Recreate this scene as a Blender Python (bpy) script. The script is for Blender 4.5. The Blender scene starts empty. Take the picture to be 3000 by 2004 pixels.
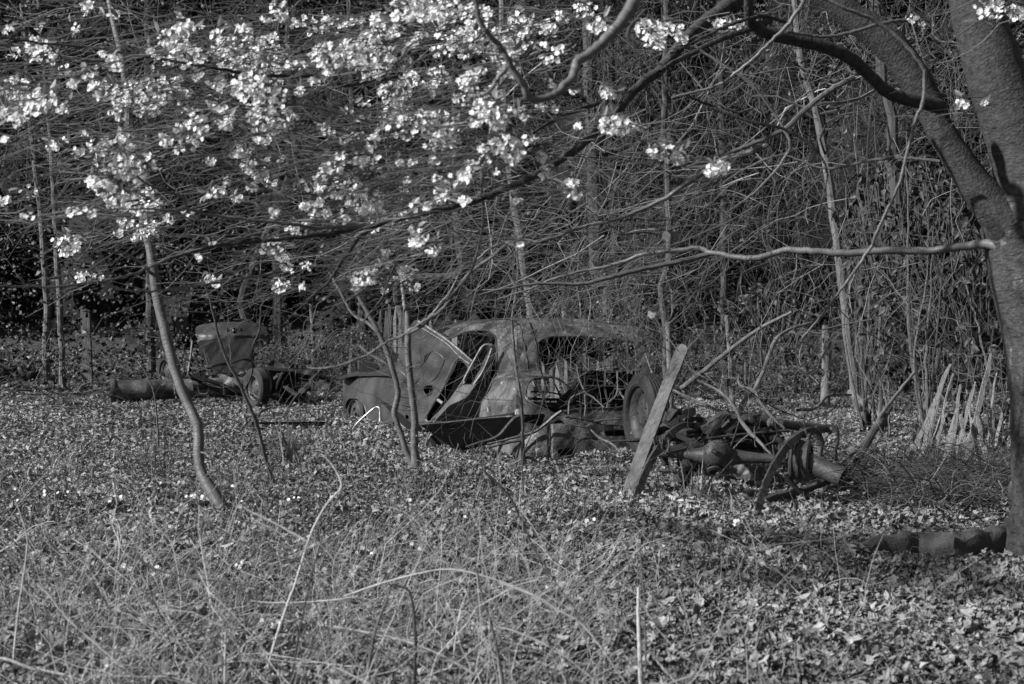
import bpy, math, random
import numpy as np
from mathutils import Vector, geometry

rng = np.random.default_rng(11)
random.seed(11)
SC = bpy.context.scene
COL = SC.collection

# ---------------------------------------------------------------- camera, world, sun, exposure
EYE = 1.55
FX = 50.0 / 36.0 * 3000.0
TILT = math.atan(101.0 / FX)
cam_data = bpy.data.cameras.new("camera")
cam_data.lens = 50.0
cam_data.sensor_width = 36.0
cam_data.clip_start = 0.1
cam_data.clip_end = 400.0
cam_data.dof.use_dof = True
cam_data.dof.focus_distance = 14.5
cam_data.dof.aperture_fstop = 4.0
cam = bpy.data.objects.new("camera", cam_data)
COL.objects.link(cam)
cam.location = (0, 0, EYE)
cam.rotation_euler = (math.pi / 2 - TILT, 0, 0)
SC.camera = cam

SUN_AZ, SUN_EL = math.radians(-110), math.radians(32)      # azimuth from +y towards +x, elevation
to_sun = Vector((math.sin(SUN_AZ) * math.cos(SUN_EL), math.cos(SUN_AZ) * math.cos(SUN_EL), math.sin(SUN_EL)))
world = bpy.data.worlds.new("World")
SC.world = world
world.use_nodes = True
wn = world.node_tree
wn.nodes.clear()
sky = wn.nodes.new("ShaderNodeTexSky")
sky.sky_type = 'NISHITA'
sky.sun_disc = False
sky.sun_elevation = SUN_EL
sky.sun_rotation = SUN_AZ
bw = wn.nodes.new("ShaderNodeRGBToBW")
bg = wn.nodes.new("ShaderNodeBackground")
bg.inputs[1].default_value = 0.05
wo = wn.nodes.new("ShaderNodeOutputWorld")
wn.links.new(sky.outputs[0], bw.inputs[0])
wn.links.new(bw.outputs[0], bg.inputs[0])
wn.links.new(bg.outputs[0], wo.inputs[0])
sun_data = bpy.data.lights.new("sun", 'SUN')
sun_data.energy = 5.0
sun_data.angle = math.radians(1.6)
sun = bpy.data.objects.new("sun", sun_data)
COL.objects.link(sun)
sun.rotation_euler = to_sun.to_track_quat('Z', 'Y').to_euler()
SC.view_settings.view_transform = 'Standard'
SC.view_settings.look = 'None'
SC.view_settings.gamma = 1.0
SC.view_settings.exposure = 0.98

# ---------------------------------------------------------------- photograph pixels (3000 wide) to places
def ray(px, py):
    dx = (np.asarray(px, float) - 1500.0) / FX
    dz = (1002.0 - np.asarray(py, float)) / FX
    y = math.cos(TILT) + dz * math.sin(TILT)
    z = -math.sin(TILT) + dz * math.cos(TILT)
    return dx / y, z / y

def P(px, py, d):
    rx, rz = ray(px, py)
    return np.stack(np.broadcast_arrays(rx * d, np.asarray(d, float) + 0 * rx, EYE + rz * d), -1)

def gz(x, y):
    x = np.asarray(x, float); y = np.asarray(y, float)
    h = .022 * np.sin(1.3 * x + .7 * y) + .016 * np.sin(2.7 * x - 1.9 * y + 1) + .01 * np.sin(6.1 * x + 5.3 * y) + .006 * np.sin(11 * x - 9 * y)
    b = np.clip(y - 27, 0, 60)
    return h + .05 * b + .25 * np.clip(y - 36, 0, 20)

def G(px, py, up=0.0):
    rx, rz = ray(px, py)
    d = EYE / max(-float(rz), .02)
    for _ in range(6):
        d = (EYE - float(gz(rx * d, d))) / max(-float(rz), .02)
    return np.array([rx * d, d, EYE + rz * d + up])

def crop(x0, y0, s):
    def f(*pts):
        return [(x0 + p[0] / s, y0 + p[1] / s) + tuple(p[2:]) for p in pts]
    return f
c1 = crop(900, 850, 2.348); c2 = crop(1700, 950, 2.609); c3 = crop(250, 850, 2.24); c4 = crop(2100, 0, 2.24)
c5 = crop(2300, 600, 1.4257); c6 = crop(0, 0, 1.96); c7 = crop(0, 1300, 1.5653); c8 = crop(1500, 1400, 1.5653)
c9 = crop(1000, 0, 1.9567); ca = crop(1400, 600, 2.609); cb = crop(500, 500, 2.348); cc = crop(0, 700, 3.1367)
cd = crop(1480, 1050, 4.48); dd = crop(0, 0, .78233)

# ---------------------------------------------------------------- objects
def tag(o, label=None, cat=None, group=None, kind=None):
    if label: o['label'] = label
    if cat: o['category'] = cat
    if group: o['group'] = group
    if kind: o['kind'] = kind
    return o

def empty(name, loc, label, cat, group=None):
    o = bpy.data.objects.new(name, None)
    COL.objects.link(o)
    o.location = tuple(float(v) for v in loc)
    o.empty_display_size = .1
    return tag(o, label, cat, group)

def mesh(name, V, F, mat, parent=None, uv=None, smooth=True, tone=None):
    """V (n,3); F list of int arrays (m,k). The vertices are in world space; a parent's location is taken off."""
    V = np.asarray(V, float).reshape(-1, 3).copy()
    off = np.zeros(3)
    if parent is not None:
        p = parent
        while p is not None:
            off += np.array(p.location); p = p.parent
    if parent is None:
        off = np.array([V[:, 0].mean(), V[:, 1].mean(), V[:, 2].min()])
    V -= off
    me = bpy.data.meshes.new(name)
    F = [np.asarray(f, np.int64) for f in F if len(f)]
    me.vertices.add(len(V)); me.vertices.foreach_set("co", V.ravel().astype(np.float32))
    nl = sum(f.size for f in F); nf = sum(len(f) for f in F)
    me.loops.add(nl); me.polygons.add(nf)
    li = np.concatenate([f.ravel() for f in F])
    tot = np.concatenate([np.full(len(f), f.shape[1]) for f in F])
    st = np.concatenate([[0], np.cumsum(tot)[:-1]])
    me.loops.foreach_set("vertex_index", li.astype(np.int32))
    me.polygons.foreach_set("loop_start", st.astype(np.int32))
    me.polygons.foreach_set("loop_total", tot.astype(np.int32))
    me.polygons.foreach_set("use_smooth", np.full(nf, bool(smooth)))
    if uv is not None:
        l = me.uv_layers.new(name="UVMap")
        l.data.foreach_set("uv", np.asarray(uv, np.float32)[li].ravel())
    if tone is not None:
        a = me.attributes.new("tone", 'FLOAT', 'POINT')
        a.data.foreach_set("value", np.asarray(tone, np.float32))
    me.update(calc_edges=True)
    if smooth and len(V) < 20000: me.set_sharp_from_angle(angle=math.radians(38))
    me.materials.append(mat)
    o = bpy.data.objects.new(name, me)
    COL.objects.link(o)
    if parent is not None: o.parent = parent
    else: o.location = tuple(off)
    return o

class MB:
    """Collects vertices and faces for one mesh."""
    def __init__(s): s.V = []; s.F = {3: [], 4: []}; s.U = []; s.T = []; s.n = 0
    def add(s, V, F, uv=None, tone=None):
        V = np.asarray(V, float).reshape(-1, 3)
        s.V.append(V)
        for f in F:
            f = np.asarray(f, np.int64)
            if len(f): s.F[f.shape[1]].append(f + s.n)
        s.U.append(np.zeros((len(V), 2)) if uv is None else np.asarray(uv, float))
        s.T.append(np.full(len(V), .5) if tone is None else np.asarray(tone, float))
        s.n += len(V)
        return s
    def build(s, name, mat, parent=None, smooth=True):
        F = [np.concatenate(s.F[k]) for k in (3, 4) if s.F[k]]
        return mesh(name, np.concatenate(s.V), F, mat, parent, np.concatenate(s.U), smooth, np.concatenate(s.T))

def norm(a):
    return a / np.maximum(np.linalg.norm(a, axis=-1, keepdims=True), 1e-9)

def tubes(paths, rad, S=4, tone=None, cap=False):
    """paths (N,K,3), rad (N,K) -> V, [F], uv, tone for N tubes with S sides."""
    paths = np.asarray(paths, float); rad = np.asarray(rad, float)
    N, K, _ = paths.shape
    T = norm(np.gradient(paths, axis=1))
    mt = norm(paths[:, -1] - paths[:, 0] + 1e-6)
    ref = np.where(np.abs(mt[:, 2:3]) < .75, np.array([[0, 0, 1.]]), np.array([[.3, 1., 0]]))
    ref = np.repeat(ref[:, None, :], K, 1)
    A = norm(np.cross(T, ref)); B = np.cross(A, T)
    a = np.arange(S) * 2 * np.pi / S
    ring = A[:, :, None, :] * np.cos(a)[None, None, :, None] + B[:, :, None, :] * np.sin(a)[None, None, :, None]
    V = paths[:, :, None, :] + ring * rad[:, :, None, None]
    L = np.concatenate([np.zeros((N, 1)), np.cumsum(np.linalg.norm(np.diff(paths, axis=1), axis=2), 1)], 1)
    uv = np.stack([np.broadcast_to((np.abs(np.arange(S) / S * 2 - 1))[None, None, :] * np.pi * rad.mean(), (N, K, S)), np.broadcast_to(L[:, :, None], (N, K, S))], -1)
    i = np.arange(N)[:, None, None] * K * S; j = np.arange(K - 1)[None, :, None] * S; k = np.arange(S)[None, None, :]; k2 = (k + 1) % S
    F = np.stack([i + j + k, i + j + k2, i + j + S + k2, i + j + S + k], -1).reshape(-1, 4)
    if tone is None: tone = np.full(N, .5)
    t = np.repeat(np.asarray(tone, float), K * S)
    V = V.reshape(-1, 3); uv = uv.reshape(-1, 2)
    Fs = [F]
    if cap:
        n0 = len(V); tri = []
        ext = []
        for q in range(N):
            for e, kk in ((0, 0), (1, K - 1)):
                ext.append(paths[q, kk]); c = n0 + len(ext) - 1; b = q * K * S + kk * S
                for s in range(S):
                    tri.append((c, b + (s + 1) % S, b + s) if e == 0 else (c, b + s, b + (s + 1) % S))
        V = np.concatenate([V, np.array(ext)]); uv = np.concatenate([uv, np.zeros((len(ext), 2))]); t = np.concatenate([t, np.full(len(ext), t[0])])
        Fs.append(np.array(tri))
    return V, Fs, uv, t

def spline(pts, K):
    """Catmull-Rom through pts (n,m), K samples."""
    p = np.asarray(pts, float)
    if len(p) == 2:
        t = np.linspace(0, 1, K)[:, None]; return p[0] * (1 - t) + p[1] * t
    q = np.concatenate([[2 * p[0] - p[1]], p, [2 * p[-1] - p[-2]]])
    d = np.concatenate([[0], np.cumsum(np.maximum(np.linalg.norm(np.diff(p[:, :3], axis=0), axis=1), 1e-6))])
    s = np.linspace(0, d[-1], K)
    i = np.clip(np.searchsorted(d, s, side='right') - 1, 0, len(p) - 2)
    t = ((s - d[i]) / (d[i + 1] - d[i]))[:, None]
    a, b, c, e = q[i], q[i + 1], q[i + 2], q[i + 3]
    return .5 * (2 * b + (c - a) * t + (2 * a - 5 * b + 4 * c - e) * t ** 2 + (3 * b - a - 3 * c + e) * t ** 3)

def trace(pts, d, K=24):
    """pixel polyline (px,py[,depth]) -> smooth 3-D path. d a number or a (d0,d1) pair for points without a depth."""
    d0, d1 = d if isinstance(d, tuple) else (d, d)
    n = len(pts)
    W = [P(p[0], p[1], p[2] if len(p) > 2 else d0 + (d1 - d0) * i / max(n - 1, 1)) for i, p in enumerate(pts)]
    return spline(np.array(W), K)

def limb(mb, path, r0, r1, S=10, rough=.06, cap=False, gn=0.0, rads=None):
    K = len(path)
    if rads is not None: r = np.interp(np.linspace(0, 1, K), np.linspace(0, 1, len(rads)), rads)
    else: r = np.linspace(r0, r1, K)
    r = r * (1 + rough * rng.normal(size=K))
    p = path + gn * rng.normal(size=(K, 3))
    V, F, uv, t = tubes(p[None], r[None], S, cap=cap)
    mb.add(V, F, uv, t)
    return mb

def box(mb, c, x, y, z):
    """box with centre c and half-axis vectors x, y, z, edges slightly bevelled away by four extra loops."""
    c, x, y, z = (np.asarray(v, float) for v in (c, x, y, z))
    V = np.array([c + sx * x + sy * y + sz * z for sx in (-1, 1) for sy in (-1, 1) for sz in (-1, 1)])
    F = np.array([(0, 1, 3, 2), (4, 6, 7, 5), (0, 4, 5, 1), (2, 3, 7, 6), (0, 2, 6, 4), (1, 5, 7, 3)])
    mb.add(V, [F])
    return mb

def bar(mb, a, b, w, t, side=None):
    """rectangular bar from a to b, width w and thickness t."""
    a = np.asarray(a, float); b = np.asarray(b, float)
    d = (b - a); l = np.linalg.norm(d); u = d / l
    s = np.array([0, 1., 0]) if side is None else np.asarray(side, float)
    n = np.cross(u, s); n /= max(np.linalg.norm(n), 1e-6); s = np.cross(n, u)
    return box(mb, (a + b) / 2, d / 2, n * w / 2, s * t / 2)

def lathe(mb, prof, c, axis, S=36):
    """profile [(radius, along)] turned about axis through c."""
    c = np.asarray(c, float); ax = norm(np.asarray(axis, float))
    u = norm(np.cross(ax, [0, 0, 1.] if abs(ax[2]) < .9 else [1., 0, 0])); v = np.cross(ax, u)
    a = np.arange(S) * 2 * np.pi / S
    pr = np.asarray(prof, float)
    V = c + pr[:, None, 1:2] * ax + pr[:, None, 0:1] * (np.cos(a)[None, :, None] * u + np.sin(a)[None, :, None] * v)
    K = len(pr)
    j = np.arange(K - 1)[:, None] * S; k = np.arange(S)[None, :]; k2 = (k + 1) % S
    F = np.stack([j + k, j + k2, j + S + k2, j + S + k], -1).reshape(-1, 4)
    mb.add(V.reshape(-1, 3), [F])
    return mb

def inside(px, py, poly):
    px = np.asarray(px); py = np.asarray(py); r = np.zeros(px.shape, bool)
    n = len(poly)
    for i in range(n):
        x1, y1 = poly[i][:2]; x2, y2 = poly[(i + 1) % n][:2]
        if y1 == y2: continue
        c = ((y1 > py) != (y2 > py)) & (px < (x2 - x1) * (py - y1) / (y2 - y1) + x1)
        r ^= c
    return r

def vp(a, b):
    """vertical plane through two (pixel column, depth) points -> depth function"""
    xa, xb = (a[0] - 1500) / FX * a[1], (b[0] - 1500) / FX * b[1]
    nx, ny = (b[1] - a[1]), -(xb - xa)
    k = nx * xa + ny * a[1]
    return lambda px, py: k / (nx * ray(px, py)[0] + ny)

def pl3(a, b, c):
    """plane through three (px,py,depth) points -> depth function"""
    A, B, C = (P(*p) for p in (a, b, c))
    n = np.cross(B - A, C - A); k = n @ (A - np.array([0, 0, EYE]))
    def f(px, py):
        rx, rz = ray(px, py)
        return k / (n[0] * rx + n[1] + n[2] * rz)
    return f

def panel(name, outline, depth, mat, parent=None, holes=(), step=9.0, thick=.006, jit=0.0, round_=True, post=None):
    """sheet metal cut to a pixel outline and lying on the surface given by depth(px,py), with real thickness."""
    def dens(poly):
        poly = [p[:2] for p in poly]
        p = np.array(poly + [poly[0]], float)
        if round_ and len(poly) > 3:
            n = max(int(np.linalg.norm(np.diff(p, axis=0), axis=1).sum() / (step * .7)), 8)
            out = []
            m = len(poly)
            for i in range(m):
                a, b, c = np.array(poly[i - 1]), np.array(poly[i]), np.array(poly[(i + 1) % m])
                out.append(b + (a - b) * min(.25, 5 / max(np.linalg.norm(a - b), 1)));
                out.append(b + (c - b) * min(.25, 5 / max(np.linalg.norm(c - b), 1)))
            poly = out; p = np.array(poly + [poly[0]], float)
        res = []
        for i in range(len(p) - 1):
            k = max(int(np.linalg.norm(p[i + 1] - p[i]) / step), 1)
            for t in range(k): res.append(p[i] + (p[i + 1] - p[i]) * t / k)
        return np.array(res)
    O = dens(list(outline)); Hs = [dens(list(h)) for h in holes]
    pts = [O] + Hs; edges = []; base = 0
    for q in pts:
        n = len(q); edges += [(base + i, base + (i + 1) % n) for i in range(n)]; base += n
    x0, y0 = O.min(0); x1, y1 = O.max(0)
    gx, gy = np.meshgrid(np.arange(x0 + step / 2, x1, step), np.arange(y0 + step / 2, y1, step))
    gx = gx.ravel() + rng.uniform(-1, 1, gx.size) * step * .15; gy = gy.ravel() + rng.uniform(-1, 1, gy.size) * step * .15
    ok = inside(gx, gy, O)
    for h in Hs: ok &= ~inside(gx, gy, h)
    allp = np.concatenate(pts + [np.stack([gx[ok], gy[ok]], -1)])
    r = geometry.delaunay_2d_cdt([Vector(p) for p in allp.tolist()], edges, [], 0, 1e-4)
    vv = np.array([tuple(v) for v in r[0]]); ff = np.array([f for f in r[2] if len(f) == 3])
    cen = vv[ff].mean(1)
    keep = inside(cen[:, 0], cen[:, 1], O)
    for h in Hs: keep &= ~inside(cen[:, 0], cen[:, 1], h)
    ff = ff[keep][:, ::-1]
    used = np.unique(ff); m = np.full(len(vv), -1); m[used] = np.arange(len(used)); vv = vv[used]; ff = m[ff]
    D = np.asarray(depth(vv[:, 0], vv[:, 1]), float) + 0 * vv[:, 0]
    if jit: D = D + jit * (np.sin(vv[:, 0] * .09 + vv[:, 1] * .05) + np.sin(vv[:, 0] * .031 - vv[:, 1] * .11 + 2) + .6 * np.sin(vv[:, 0] * .21 + vv[:, 1] * .17))
    V = P(vv[:, 0], vv[:, 1], D)
    if post is not None: V = post(V)
    o = mesh(name, V, [ff], mat, parent)
    s = o.modifiers.new("solid", 'SOLIDIFY'); s.thickness = thick; s.offset = 0
    es = o.modifiers.new('edges', 'EDGE_SPLIT'); es.split_angle = math.radians(42)
    return o

# ---------------------------------------------------------------- materials (all greys: the photograph is black and white)
def mat(name, lo, hi, scale=6.0, rough=.85, bump=.3, bscale=None, coord='Object', stretch=(1, 1, 1), tone=False, contrast=.25, spots=None, metallic=0.0, detail=8.0, rot=None, translucent=0.0, spec=.3, band=None):
    m = bpy.data.materials.new(name); m.use_nodes = True
    nt = m.node_tree; N = nt.nodes; Lk = nt.links; N.clear()
    out = N.new("ShaderNodeOutputMaterial"); b = N.new("ShaderNodeBsdfPrincipled")
    b.inputs['Roughness'].default_value = rough; b.inputs['Metallic'].default_value = metallic
    b.inputs['Specular IOR Level'].default_value = spec
    tc = N.new("ShaderNodeTexCoord"); mp = N.new("ShaderNodeMapping"); mp.inputs['Scale'].default_value = stretch
    if rot:
        mr = N.new("ShaderNodeMapping"); mr.inputs['Rotation'].default_value = rot
        Lk.new(tc.outputs[coord], mr.inputs[0]); Lk.new(mr.outputs[0], mp.inputs[0])
    else: Lk.new(tc.outputs[coord], mp.inputs[0])
    no = N.new("ShaderNodeTexNoise"); no.inputs['Scale'].default_value = scale; no.inputs['Detail'].default_value = detail; no.inputs['Roughness'].default_value = .62
    Lk.new(mp.outputs[0], no.inputs[0])
    cr = N.new("ShaderNodeValToRGB")
    cr.color_ramp.elements[0].position = .5 - contrast; cr.color_ramp.elements[1].position = .5 + contrast
    cr.color_ramp.elements[0].color = (lo, lo, lo, 1); cr.color_ramp.elements[1].color = (hi, hi, hi, 1)
    Lk.new(no.outputs[0], cr.inputs[0])
    col = cr.outputs[0]
    if spots:       # pale lichen / bare metal / flaked paint: (scale, threshold, value)
        n2 = N.new("ShaderNodeTexNoise"); n2.inputs['Scale'].default_value = spots[0]; n2.inputs['Detail'].default_value = 10; n2.inputs['Roughness'].default_value = .7
        Lk.new(tc.outputs[coord], n2.inputs[0])
        r2 = N.new("ShaderNodeValToRGB"); r2.color_ramp.elements[0].position = spots[1]; r2.color_ramp.elements[1].position = spots[1] + .06
        Lk.new(n2.outputs[0], r2.inputs[0])
        mx = N.new("ShaderNodeMix"); mx.data_type = 'RGBA'; mx.inputs[7].default_value = (spots[2],) * 3 + (1,)
        Lk.new(r2.outputs[0], mx.inputs[0]); Lk.new(col, mx.inputs[6]); col = mx.outputs[2]
    if band:        # lenticels: short dark dashes across the stem (scale_u, scale_v, threshold, value)
        mp2 = N.new("ShaderNodeMapping"); mp2.inputs['Scale'].default_value = (band[0], band[1], 1)
        Lk.new(tc.outputs['UV'], mp2.inputs[0])
        n3 = N.new("ShaderNodeTexNoise"); n3.inputs['Scale'].default_value = 1; n3.inputs['Detail'].default_value = 4
        Lk.new(mp2.outputs[0], n3.inputs[0])
        r3 = N.new("ShaderNodeValToRGB"); r3.color_ramp.elements[0].position = band[2]; r3.color_ramp.elements[1].position = band[2] + .1
        Lk.new(n3.outputs[0], r3.inputs[0])
        mx = N.new("ShaderNodeMix"); mx.data_type = 'RGBA'; mx.inputs[7].default_value = (band[3],) * 3 + (1,)
        Lk.new(r3.outputs[0], mx.inputs[0]); Lk.new(col, mx.inputs[6]); col = mx.outputs[2]
        bsrc = r3.outputs[0]
    if tone:
        at = N.new("ShaderNodeAttribute"); at.attribute_name = "tone"
        mm = N.new("ShaderNodeMath"); mm.operation = 'MULTIPLY'; mm.inputs[1].default_value = 2.0
        Lk.new(at.outputs['Fac'], mm.inputs[0])
        mx = N.new("ShaderNodeMix"); mx.data_type = 'RGBA'; mx.blend_type = 'MULTIPLY'; mx.inputs[0].default_value = 1
        Lk.new(col, mx.inputs[6]); Lk.new(mm.outputs[0], mx.inputs[7]); col = mx.outputs[2]
    Lk.new(col, b.inputs['Base Color'])
    if bump:
        bn = N.new("ShaderNodeTexNoise"); bn.inputs['Scale'].default_value = bscale or scale * 3; bn.inputs['Detail'].default_value = 6
        Lk.new(mp.outputs[0], bn.inputs[0])
        bp = N.new("ShaderNodeBump"); bp.inputs['Strength'].default_value = bump; bp.inputs['Distance'].default_value = .01
        Lk.new(bn.outputs[0], bp.inputs['Height'])
        if band:
            b2 = N.new("ShaderNodeBump"); b2.inputs['Strength'].default_value = .6; b2.inputs['Distance'].default_value = .006; b2.invert = True
            Lk.new(bsrc, b2.inputs['Height']); Lk.new(bp.outputs[0], b2.inputs['Normal']); Lk.new(b2.outputs[0], b.inputs['Normal'])
        else: Lk.new(bp.outputs[0], b.inputs['Normal'])
    sh = b.outputs[0]
    if translucent:
        tr = N.new("ShaderNodeBsdfTranslucent"); Lk.new(col, tr.inputs[0])
        ms = N.new("ShaderNodeMixShader"); ms.inputs[0].default_value = translucent
        Lk.new(sh, ms.inputs[1]); Lk.new(tr.outputs[0], ms.inputs[2]); sh = ms.outputs[0]
    Lk.new(sh, out.inputs[0])
    return m

M = dict(
    soil=mat("soil", .012, .045, 3, .95, .8, 30),
    litter=mat("dead_leaf", .12, .28, 55, .95, .3, 80, tone=True, translucent=.1, spec=.03),
    twig=mat("twig", .04, .11, 30, .7, .2, tone=True),
    dark_twig=mat("dark_twig", .02, .055, 30, .8, .2, tone=True),
    cherry=mat("cherry_bark", .012, .046, 3, .8, 1.0, 7, coord="UV", stretch=(7, 9, 1), band=(8, 45, .61, .010), spots=(3.5, .60, .09), contrast=.16),
    cherry_low=mat("cherry_trunk_bark", .016, .058, 3, .8, 1.0, 7, coord="UV", stretch=(7, 9, 1), band=(8, 45, .60, .012), spots=(3.5, .60, .13), contrast=.16),  # limb bark made paler; the light on the trunk put into colour
    young_bark=mat("young_cherry_bark", .05, .13, 6, .5, .3, 40, band=(10, 230, .56, .07)),
    rough_bark=mat("rough_bark", .025, .08, 6, .9, 1.0, 18, stretch=(1, 1, .2)),
    pale_bark=mat("pale_bark", .05, .14, 8, .85, .8, 20, stretch=(1, 1, .3)),
    moss=mat("moss", .036, .085, 12, .95, 1.0, 70),
    petal=mat("petal", .74, .86, 20, .6, 0, translucent=.4),
    spring_leaf=mat("spring_leaf", .09, .17, 20, .5, .1, tone=True, translucent=.25),
    laurel=mat("laurel_leaf", .02, .045, 20, .55, .1, tone=True, spec=.25),
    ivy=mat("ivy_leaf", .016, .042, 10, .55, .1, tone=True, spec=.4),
    conifer=mat("conifer_leaf", .022, .05, 8, .7, .1, tone=True),
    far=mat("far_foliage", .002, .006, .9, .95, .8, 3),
    grass=mat("grass_blade", .08, .17, 10, .6, 0, tone=True, translucent=.2),
    straw=mat("dry_stem", .24, .46, 20, .7, .2, tone=True),
    rust=mat("rusty_paint", .017, .045, 2.2, .45, .35, 60, spots=(7, .62, .13), contrast=.12),
    rust_pale=mat("weathered_paint", .016, .098, 3.6, .45, .6, 50, spots=(11, .60, .24), contrast=.11),
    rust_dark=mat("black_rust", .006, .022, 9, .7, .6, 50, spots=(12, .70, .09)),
    iron=mat("rusty_iron", .022, .065, 14, .55, .5, 45, spots=(20, .68, .12), spec=.4),
    rubber=mat("perished_rubber", .011, .028, 12, .8, .4, 60),
    rim=mat("wheel_rim", .015, .055, 9, .55, .5, 40, spots=(14, .64, .25)),
    wood=mat("weathered_wood", .045, .13, 5, .85, 1.0, 12, stretch=(9, 9, .7), rot=(0, math.radians(-20.2), 0)),
    paling=mat("cleft_wood", .085, .22, 6, .85, .9, 12, stretch=(8, 8, .8)),
    post=mat("post_wood", .07, .15, 6, .85, .9, 14, stretch=(5, 5, .6)),
    wire=mat("fence_wire", .10, .16, 20, .5, 0, metallic=.3),
    chrome=mat("bright_metal", .13, .28, 15, .35, .2, metallic=.4),
    pale_steel=mat("pale_steel", .06, .16, 6, .5, .5, 40, spots=(14, .62, .28)),
    shade_black=mat("shade_black_trim", .002, .007, 8, 1.0, .5, 30, spec=0.0),  # near-black colour standing in for the shade inside car and door
    stone=mat("stone", .06, .15, 5, .9, .9, 30),
)
# ================================================================ ground
def build_ground():
    ys = np.concatenate([np.arange(-12, 4, 1.0), np.arange(4, 18, .12), np.arange(18, 34, .3), np.arange(34, 70, 1.2), [80, 110, 160]])
    nx = 190
    u = np.linspace(-1, 1, nx)
    X = u[None, :] * np.maximum(12, ys * .55 + 8)[:, None]; Y = np.repeat(ys[:, None], nx, 1)
    Z = gz(X, Y) + .012 * np.sin(23 * X + 17 * Y) * (Y < 20)
    V = np.stack([X, Y, Z], -1).reshape(-1, 3)
    i = np.arange(len(ys) - 1)[:, None] * nx; j = np.arange(nx - 1)[None, :]
    F = np.stack([i + j, i + j + 1, i + j + nx + 1, i + j + nx], -1).reshape(-1, 4)
    o = mesh("ground", V, [F], M['soil'])
    tag(o, "bare dark woodland soil under the fallen leaves", "ground", kind='structure')
build_ground()

# leaf outlines in leaf space: x along the midrib 0..1, y sideways, z out of the leaf
def outline_leaf(lobes, depth, curl, seed):
    r = np.random.default_rng(seed)
    n = 11
    t = np.linspace(0, 1, n)
    w = np.sin(np.pi * t ** .85) * .36 * (1 + depth * np.sin(lobes * np.pi * t * 2))
    w[0] = .02; w[-1] = 0
    mid = np.stack([t, 0 * t, curl * np.sin(np.pi * t) + .06 * r.normal(size=n)], 1)
    L = np.stack([t, w, mid[:, 2] + np.abs(w) * r.uniform(.1, .8) + .05 * r.normal(size=n)], 1)
    R = np.stack([t, -w, mid[:, 2] + np.abs(w) * r.uniform(.1, .8) + .05 * r.normal(size=n)], 1)
    V = np.concatenate([mid, L, R]); i = np.arange(n - 1)
    F = np.concatenate([np.stack([i, i + 1, n + i + 1, n + i], 1), np.stack([i + 1, i, 2 * n + i, 2 * n + i + 1], 1)])
    return V, F
def simple_leaf(fold, curl, wide=.32):
    V = np.array([(0, 0, 0), (.45, wide, fold), (1, 0, curl), (.45, -wide, fold), (.5, 0, 0)], float)
    F = np.array([(0, 4, 1), (4, 2, 1), (0, 3, 4), (4, 3, 2)])
    return V, F

def scatter(mb, tmpl, c, d, n, L, W, tone):
    """one leaf template placed at every c, along d, facing n."""
    V0, F0 = tmpl
    d = norm(d); n = norm(n - (n * d).sum(-1, keepdims=True) * d); s = np.cross(n, d)
    V = c[:, None] + L[:, None, None] * V0[None, :, 0:1] * d[:, None] + W[:, None, None] * V0[None, :, 1:2] * s[:, None] + L[:, None, None] * V0[None, :, 2:3] * n[:, None]
    F = F0[None] + (np.arange(len(c)) * len(V0))[:, None, None]
    mb.add(V.reshape(-1, 3), [F.reshape(-1, F0.shape[1])], None, np.repeat(tone, len(V0)))

def randdir(n, tilt):
    d = rng.normal(size=(n, 3)); d[:, 2] *= tilt
    return norm(d)

def field(n, y0, y1, margin=1.0):
    y = np.sqrt(rng.uniform(y0 ** 2, y1 ** 2, n))
    x = rng.uniform(-1, 1, n) * (y * .42 + margin + .6)
    return x, y

def patch(x, y):
    return 1.03 + .12 * np.sin(1.1 * x + .5 * y) + .10 * np.sin(.6 * x - 1.7 * y + 1) + .10 * np.sin(3.3 * x + 2.1 * y) + .07 * np.sin(7 * x - 6 * y)

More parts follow.
